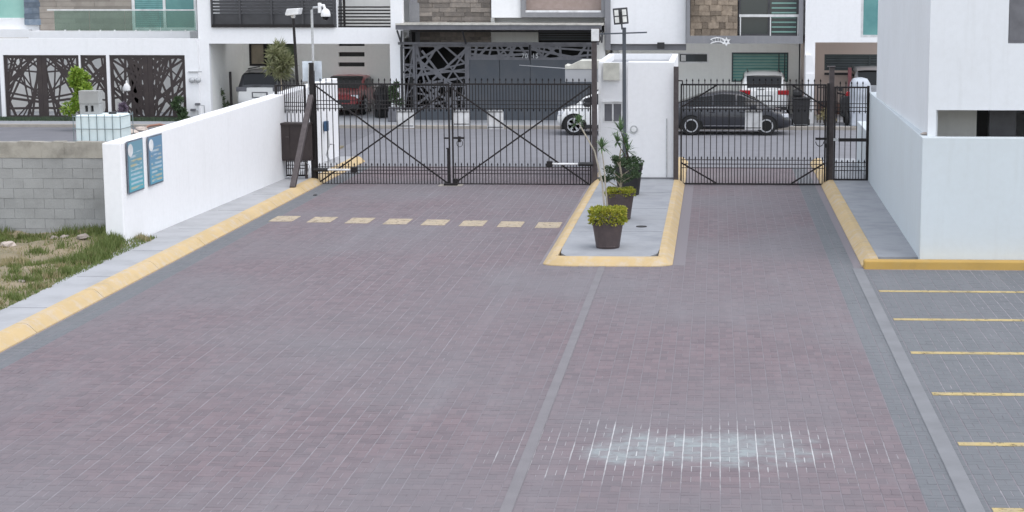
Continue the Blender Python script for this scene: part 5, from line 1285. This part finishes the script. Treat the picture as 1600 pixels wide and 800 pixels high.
# trees and shrubs
tr_ = random.Random(31)
def tree(name, label, px, Y, pyt, pyb, wpx, m, trunk, n, L, W, sp=7, zb=GZ, cat='tree'):
    x = V(px, 150, Y)[0]; zt_ = V(px, pyt, Y)[1]; z0_ = V(px, pyb, Y)[1]; w_ = wpx*Y/2893/2
    t = thing(name, label, cat, (x, Y, zb)); tk = MB(); fo = MB()
    tk.tube([(x, Y, zb-.02), (x+.03, Y, (zb+z0_)/2), (x, Y, z0_+.2)], [.04, .032, .025], 7)
    for k in range(sp):
        u = (k+.5)/sp; c = (x+tr_.uniform(-.65, .65)*w_*(1.15-.7*u), Y+tr_.uniform(-.6, .6)*w_, z0_+(zt_-z0_)*(.1+.8*u)); r = w_*tr_.uniform(.38, .6)*(1.15-.45*u)
        tk.tube([(x, Y, z0_+(zt_-z0_)*u*.6), c], [.018, .006], 5)
        global pr_
        leaves(fo, n//sp, ball(c, r, r, r*.8, .25), L, W)
    tk.build('trunk', trunk, t); fo.build('crown', m, t); return t
tree('small_tree', 'bright green small tree on the pavement between the cut metal gates', 126, 62.0, 103, 180, 44, 'leaf_green', 'bark', 3200, .13, .07, 11)
tree('shrub', 'dark shrub in front of the cut metal gate by the water meters', 276, 65.2, 150, 190, 32, 'leaf_dark', 'dark_bark', 1200, .10, .05, 6, cat='shrub')
tree('shrub', 'dull green plant at the left wall of the open carport', 343, 67.6, 138, 172, 24, 'leaf_dull', 'dark_bark', 700, .14, .05, 5, cat='shrub')
tree('shrub', 'dark green leafy plant beside the white pillar behind the gate', 618, 65.2, 126, 166, 20, 'leaf_dark', 'dark_bark', 800, .12, .05, 6, cat='shrub')
pc = V(616, 175, 65.2)[0]; tag(MB().box(pc-.2, pc+.2, 65.0, 65.4, GZ+.002, GZ+.52).build('square_planter', 'slate_steel', org=(pc, 65.2, GZ), bevel=.02), 'square grey planter at the foot of the white pillar', 'planter')
# feathery palm seen above the white wall
tree('palm', 'olive green feathery palm rising above the white wall by the carport', 440, 58, 66, 122, 42, 'leaf_palm', 'bark', 1300, .26, .045, 10, -.02, 'palm')
MBp = MB().tube([(V(360, 115, 67)[0], 67, GZ), (V(359.5, 112, 67)[0], 67, V(359, 112, 67)[1])], .05, 8); tag(MBp.build('post', 'black_steel', org=(V(360, 115, 67)[0], 67, GZ)), 'single black post standing beside the white suv', 'post')
# dark bundle in the carport behind the gate
dx_ = V(595, 160, 66.9)[0]; t = thing('covered_motorcycle', 'black covered motorcycle next to the red car in the carport', 'motorcycle', (dx_, 67, GZ))
cv = MB(); cv.lathe((dx_, 67.5, GZ), [(.33, 0), (.34, .35), (.3, .6), (.34, .85), (.2, 1.1), (.05, 1.2)], 14); cv.v = [(dx_+(x-dx_)*.95+tr_.gauss(0, .015), 67.5+(y_-67.5)*2.2, z_+tr_.gauss(0, .015)) for x, y_, z_ in cv.v]; cv.build('cover', 'black_plastic', t, smooth=True)
MB().lathe((dx_-.05, 66.75, GZ+.3), [(.3, 0), (.3, .1)], 18, 'X').build('front_wheel', 'tyre', t); MB().tube([(dx_-.32, 66.95, GZ+1.1), (dx_+.32, 66.95, GZ+1.1)], .018, 6).build('handlebar', 'black_steel', t)
# lantern with bell shade near the third cut gate
lx, lz = V(198, 135, 65.3); t = thing('garden_lantern', 'white bell shaped lantern on a thin post before the cut gate', 'lantern', (lx, 65.3, GZ))
MB().tube([(lx-.16, 65.3, GZ), (lx-.18, 65.3, lz-.1), (lx-.14, 65.3, lz+.22), (lx, 65.3, lz+.24)], .02, 6).build('post', 'black_steel', t)
MB().lathe((lx, 65.3, lz-.17), [(.09, 0), (.125, .03), (.13, .14), (.09, .24), (.035, .29), (.03, .36), (.01, .39)], 16).build('shade', 'lamp_white', t, smooth=True)
tree('shrub', 'mauve leaved small shrub beside the caged water tank', 191, 64.2, 160, 186, 16, 'leaf_purple', 'dark_bark', 320, .16, .06, 5, cat='shrub')
# rubble and hose by the far wall
for px, py, s, lbl in ((204, 211, .28, 'larger brown rubble heap on the street right beside the caged tank'), (222, 205, .24, 'smaller brown rubble heap between the first heap and orange hose')):
    x, y_ = G(px, py, .0); b_ = MB().lathe((x, y_, 0), [(s*.8, 0), (s, .25*s), (s*.7, .55*s), (s*.2, .7*s)], 8); b_.v = [(u+tr_.gauss(0, s*.12), v_+tr_.gauss(0, s*.12), w_+tr_.gauss(0, s*.07)) for u, v_, w_ in b_.v]
    tag(b_.build('rubble_pile', 'rubble', org=(x, y_, 0)), lbl, 'rubble', 'rubble heaps on the street')
A = G(248, 198, .1); tag(MB().tube([(A[0]-.5, A[1]-.2, .03), (A[0]-.32, A[1], .13), (A[0], A[1]+.1, .17), (A[0]+.3, A[1], .12), (A[0]+.55, A[1]-.2, .03)], .04, 8).build('hose', 'orange_hose', org=(A[0], A[1], .0)), 'orange corrugated hose looped on the street beyond the white wall', 'hose')
# intercom on the wall behind the gate
ix, iY = wallpt(50.2)+.02, 50.2
a = V(508, 197, iY); t = thing('pump_fitting', 'blue box with dark pipework fixed on the white wall behind the gate', 'fitting', (ix, iY, a[1]-.8))
MB().box(ix, ix+.11, iY-.1, iY+.1, a[1]-.14, a[1]+.14).build('blue_box', 'blue_plastic', t, bevel=.02)
MB().tube([(ix+.1, iY, a[1]-.14), (ix+.12, iY, a[1]-.55), (ix+.04, iY, a[1]-.8), (ix+.16, iY, a[1]-1.0)], .022, 6).build('pipe', 'galvanised', t)
MB().tube([(ix+.16, iY-.05, a[1]-.5), (ix+.26, iY-.05, a[1]-.5), (ix+.26, iY-.05, a[1]-1.05)], .018, 6).build('pipe', 'slate_steel', t)
# right carport clutter
cx_ = V(1322, 150, 64.6)[0]
t = thing('motor_scooter', 'dark scooter with red panels outside the beige carport', 'scooter', (cx_, 64.6, GZ))
for dy in (-.55, .6): MB().lathe((cx_-.05, 64.6+dy, GZ+.26), [(.18, 0), (.26, .02), (.26, .08), (.18, .1)], 18, 'X').build('wheel', 'tyre', t)
MB().prism([(cx_-.2, GZ+.3), (cx_+.2, GZ+.3), (cx_+.24, GZ+.85), (cx_+.14, GZ+1.02), (cx_-.16, GZ+1.02), (cx_-.24, GZ+.85)], 64.1, 64.5).build('leg_shield', 'black_plastic', t, bevel=.04)
MB().box(cx_-.16, cx_+.16, 64.5, 65.2, GZ+.3, GZ+.8).build('seat_body', 'maroon', t, bevel=.06); MB().tube([(cx_-.34, 64.3, GZ+1.12), (cx_, 64.3, GZ+1.05), (cx_+.34, 64.3, GZ+1.12)], .03, 8).build('handlebar', 'black_steel', t)
MB().lathe((cx_+.05, 64.18, GZ+1.06), [(.1, 0), (.12, .05), (.06, .14)], 12, 'Y').build('headlamp', 'tail_red', t); MB().box(cx_-.3, cx_-.16, 64.2, 64.26, GZ+1.18, GZ+1.3).build('mirror', 'black_plastic', t, bevel=.01)
wx_ = V(1345, 150, 63.9)[0]; t = thing('covered_cart', 'white sheet draped over a rounded cart outside the carport', 'covered cart', (wx_, 64.2, GZ))
cv = MB(); hgt = V(1345, 122, 63.9)[1]-GZ
for k, (s, z_) in enumerate(((1.06, .02), (1.0, .5), (1.0, 1.0), (.97, .72*hgt), (.9, .88*hgt), (.66, .97*hgt), (.2, hgt))):
    for j in range(20): an = j*2*math.pi/20; rr = s*(1+(.035*math.sin(an*5+z_*2) if k < 4 else 0)); cv.v.append((wx_+.38*rr*math.copysign(abs(math.cos(an))**.6, math.cos(an)), 64.3+.6*rr*math.copysign(abs(math.sin(an))**.6, math.sin(an)), GZ+z_))
for k in range(6):
    for j in range(20): cv.f.append((k*20+j, k*20+(j+1) % 20, (k+1)*20+(j+1) % 20, (k+1)*20+j))
cv.f.append(tuple(120+j for j in range(20))); cv.build('sheet', 'cloth_white', t, smooth=True)
wf = thing('garden_fence', 'low dark fence panel beside the white column under the beige carport', 'fence', (V(1289, 160, 65.2)[0], 65.2, GZ))
q = P4(1277, 134, 1308, 190, 65.2)
for k in range(7): x = q[0]+(q[2]-q[0])*k/6; MB().box(x-.02, x+.02, 65.19, 65.22, GZ, q[3]).build('bar', 'brown_steel', wf)
for z_ in (q[3]-.06, GZ+.75): MB().box(q[0]-.03, q[2]+.03, 65.223, 65.25, z_-.03, z_+.03).build('rail', 'brown_steel', wf)
MB().box(q[0], q[2]+.6, 65.255, 65.28, GZ+.3, GZ+.72).build('timber_panel', 'timber', wf)
MB().box(V(1328, 110, 65.3)[0]-.06, V(1328, 110, 65.3)[0]+.06, 65.3, 65.42, GZ, V(1328, 106, 65.3)[1]).build('timber_post', 'maroon', wf)
tree('shrub', 'yellowish low plants at the foot of the dark garden fence', 1288, 64.3, 172, 190, 30, 'grass_dry', 'dark_bark', 500, .14, .04, 5, cat='shrub')
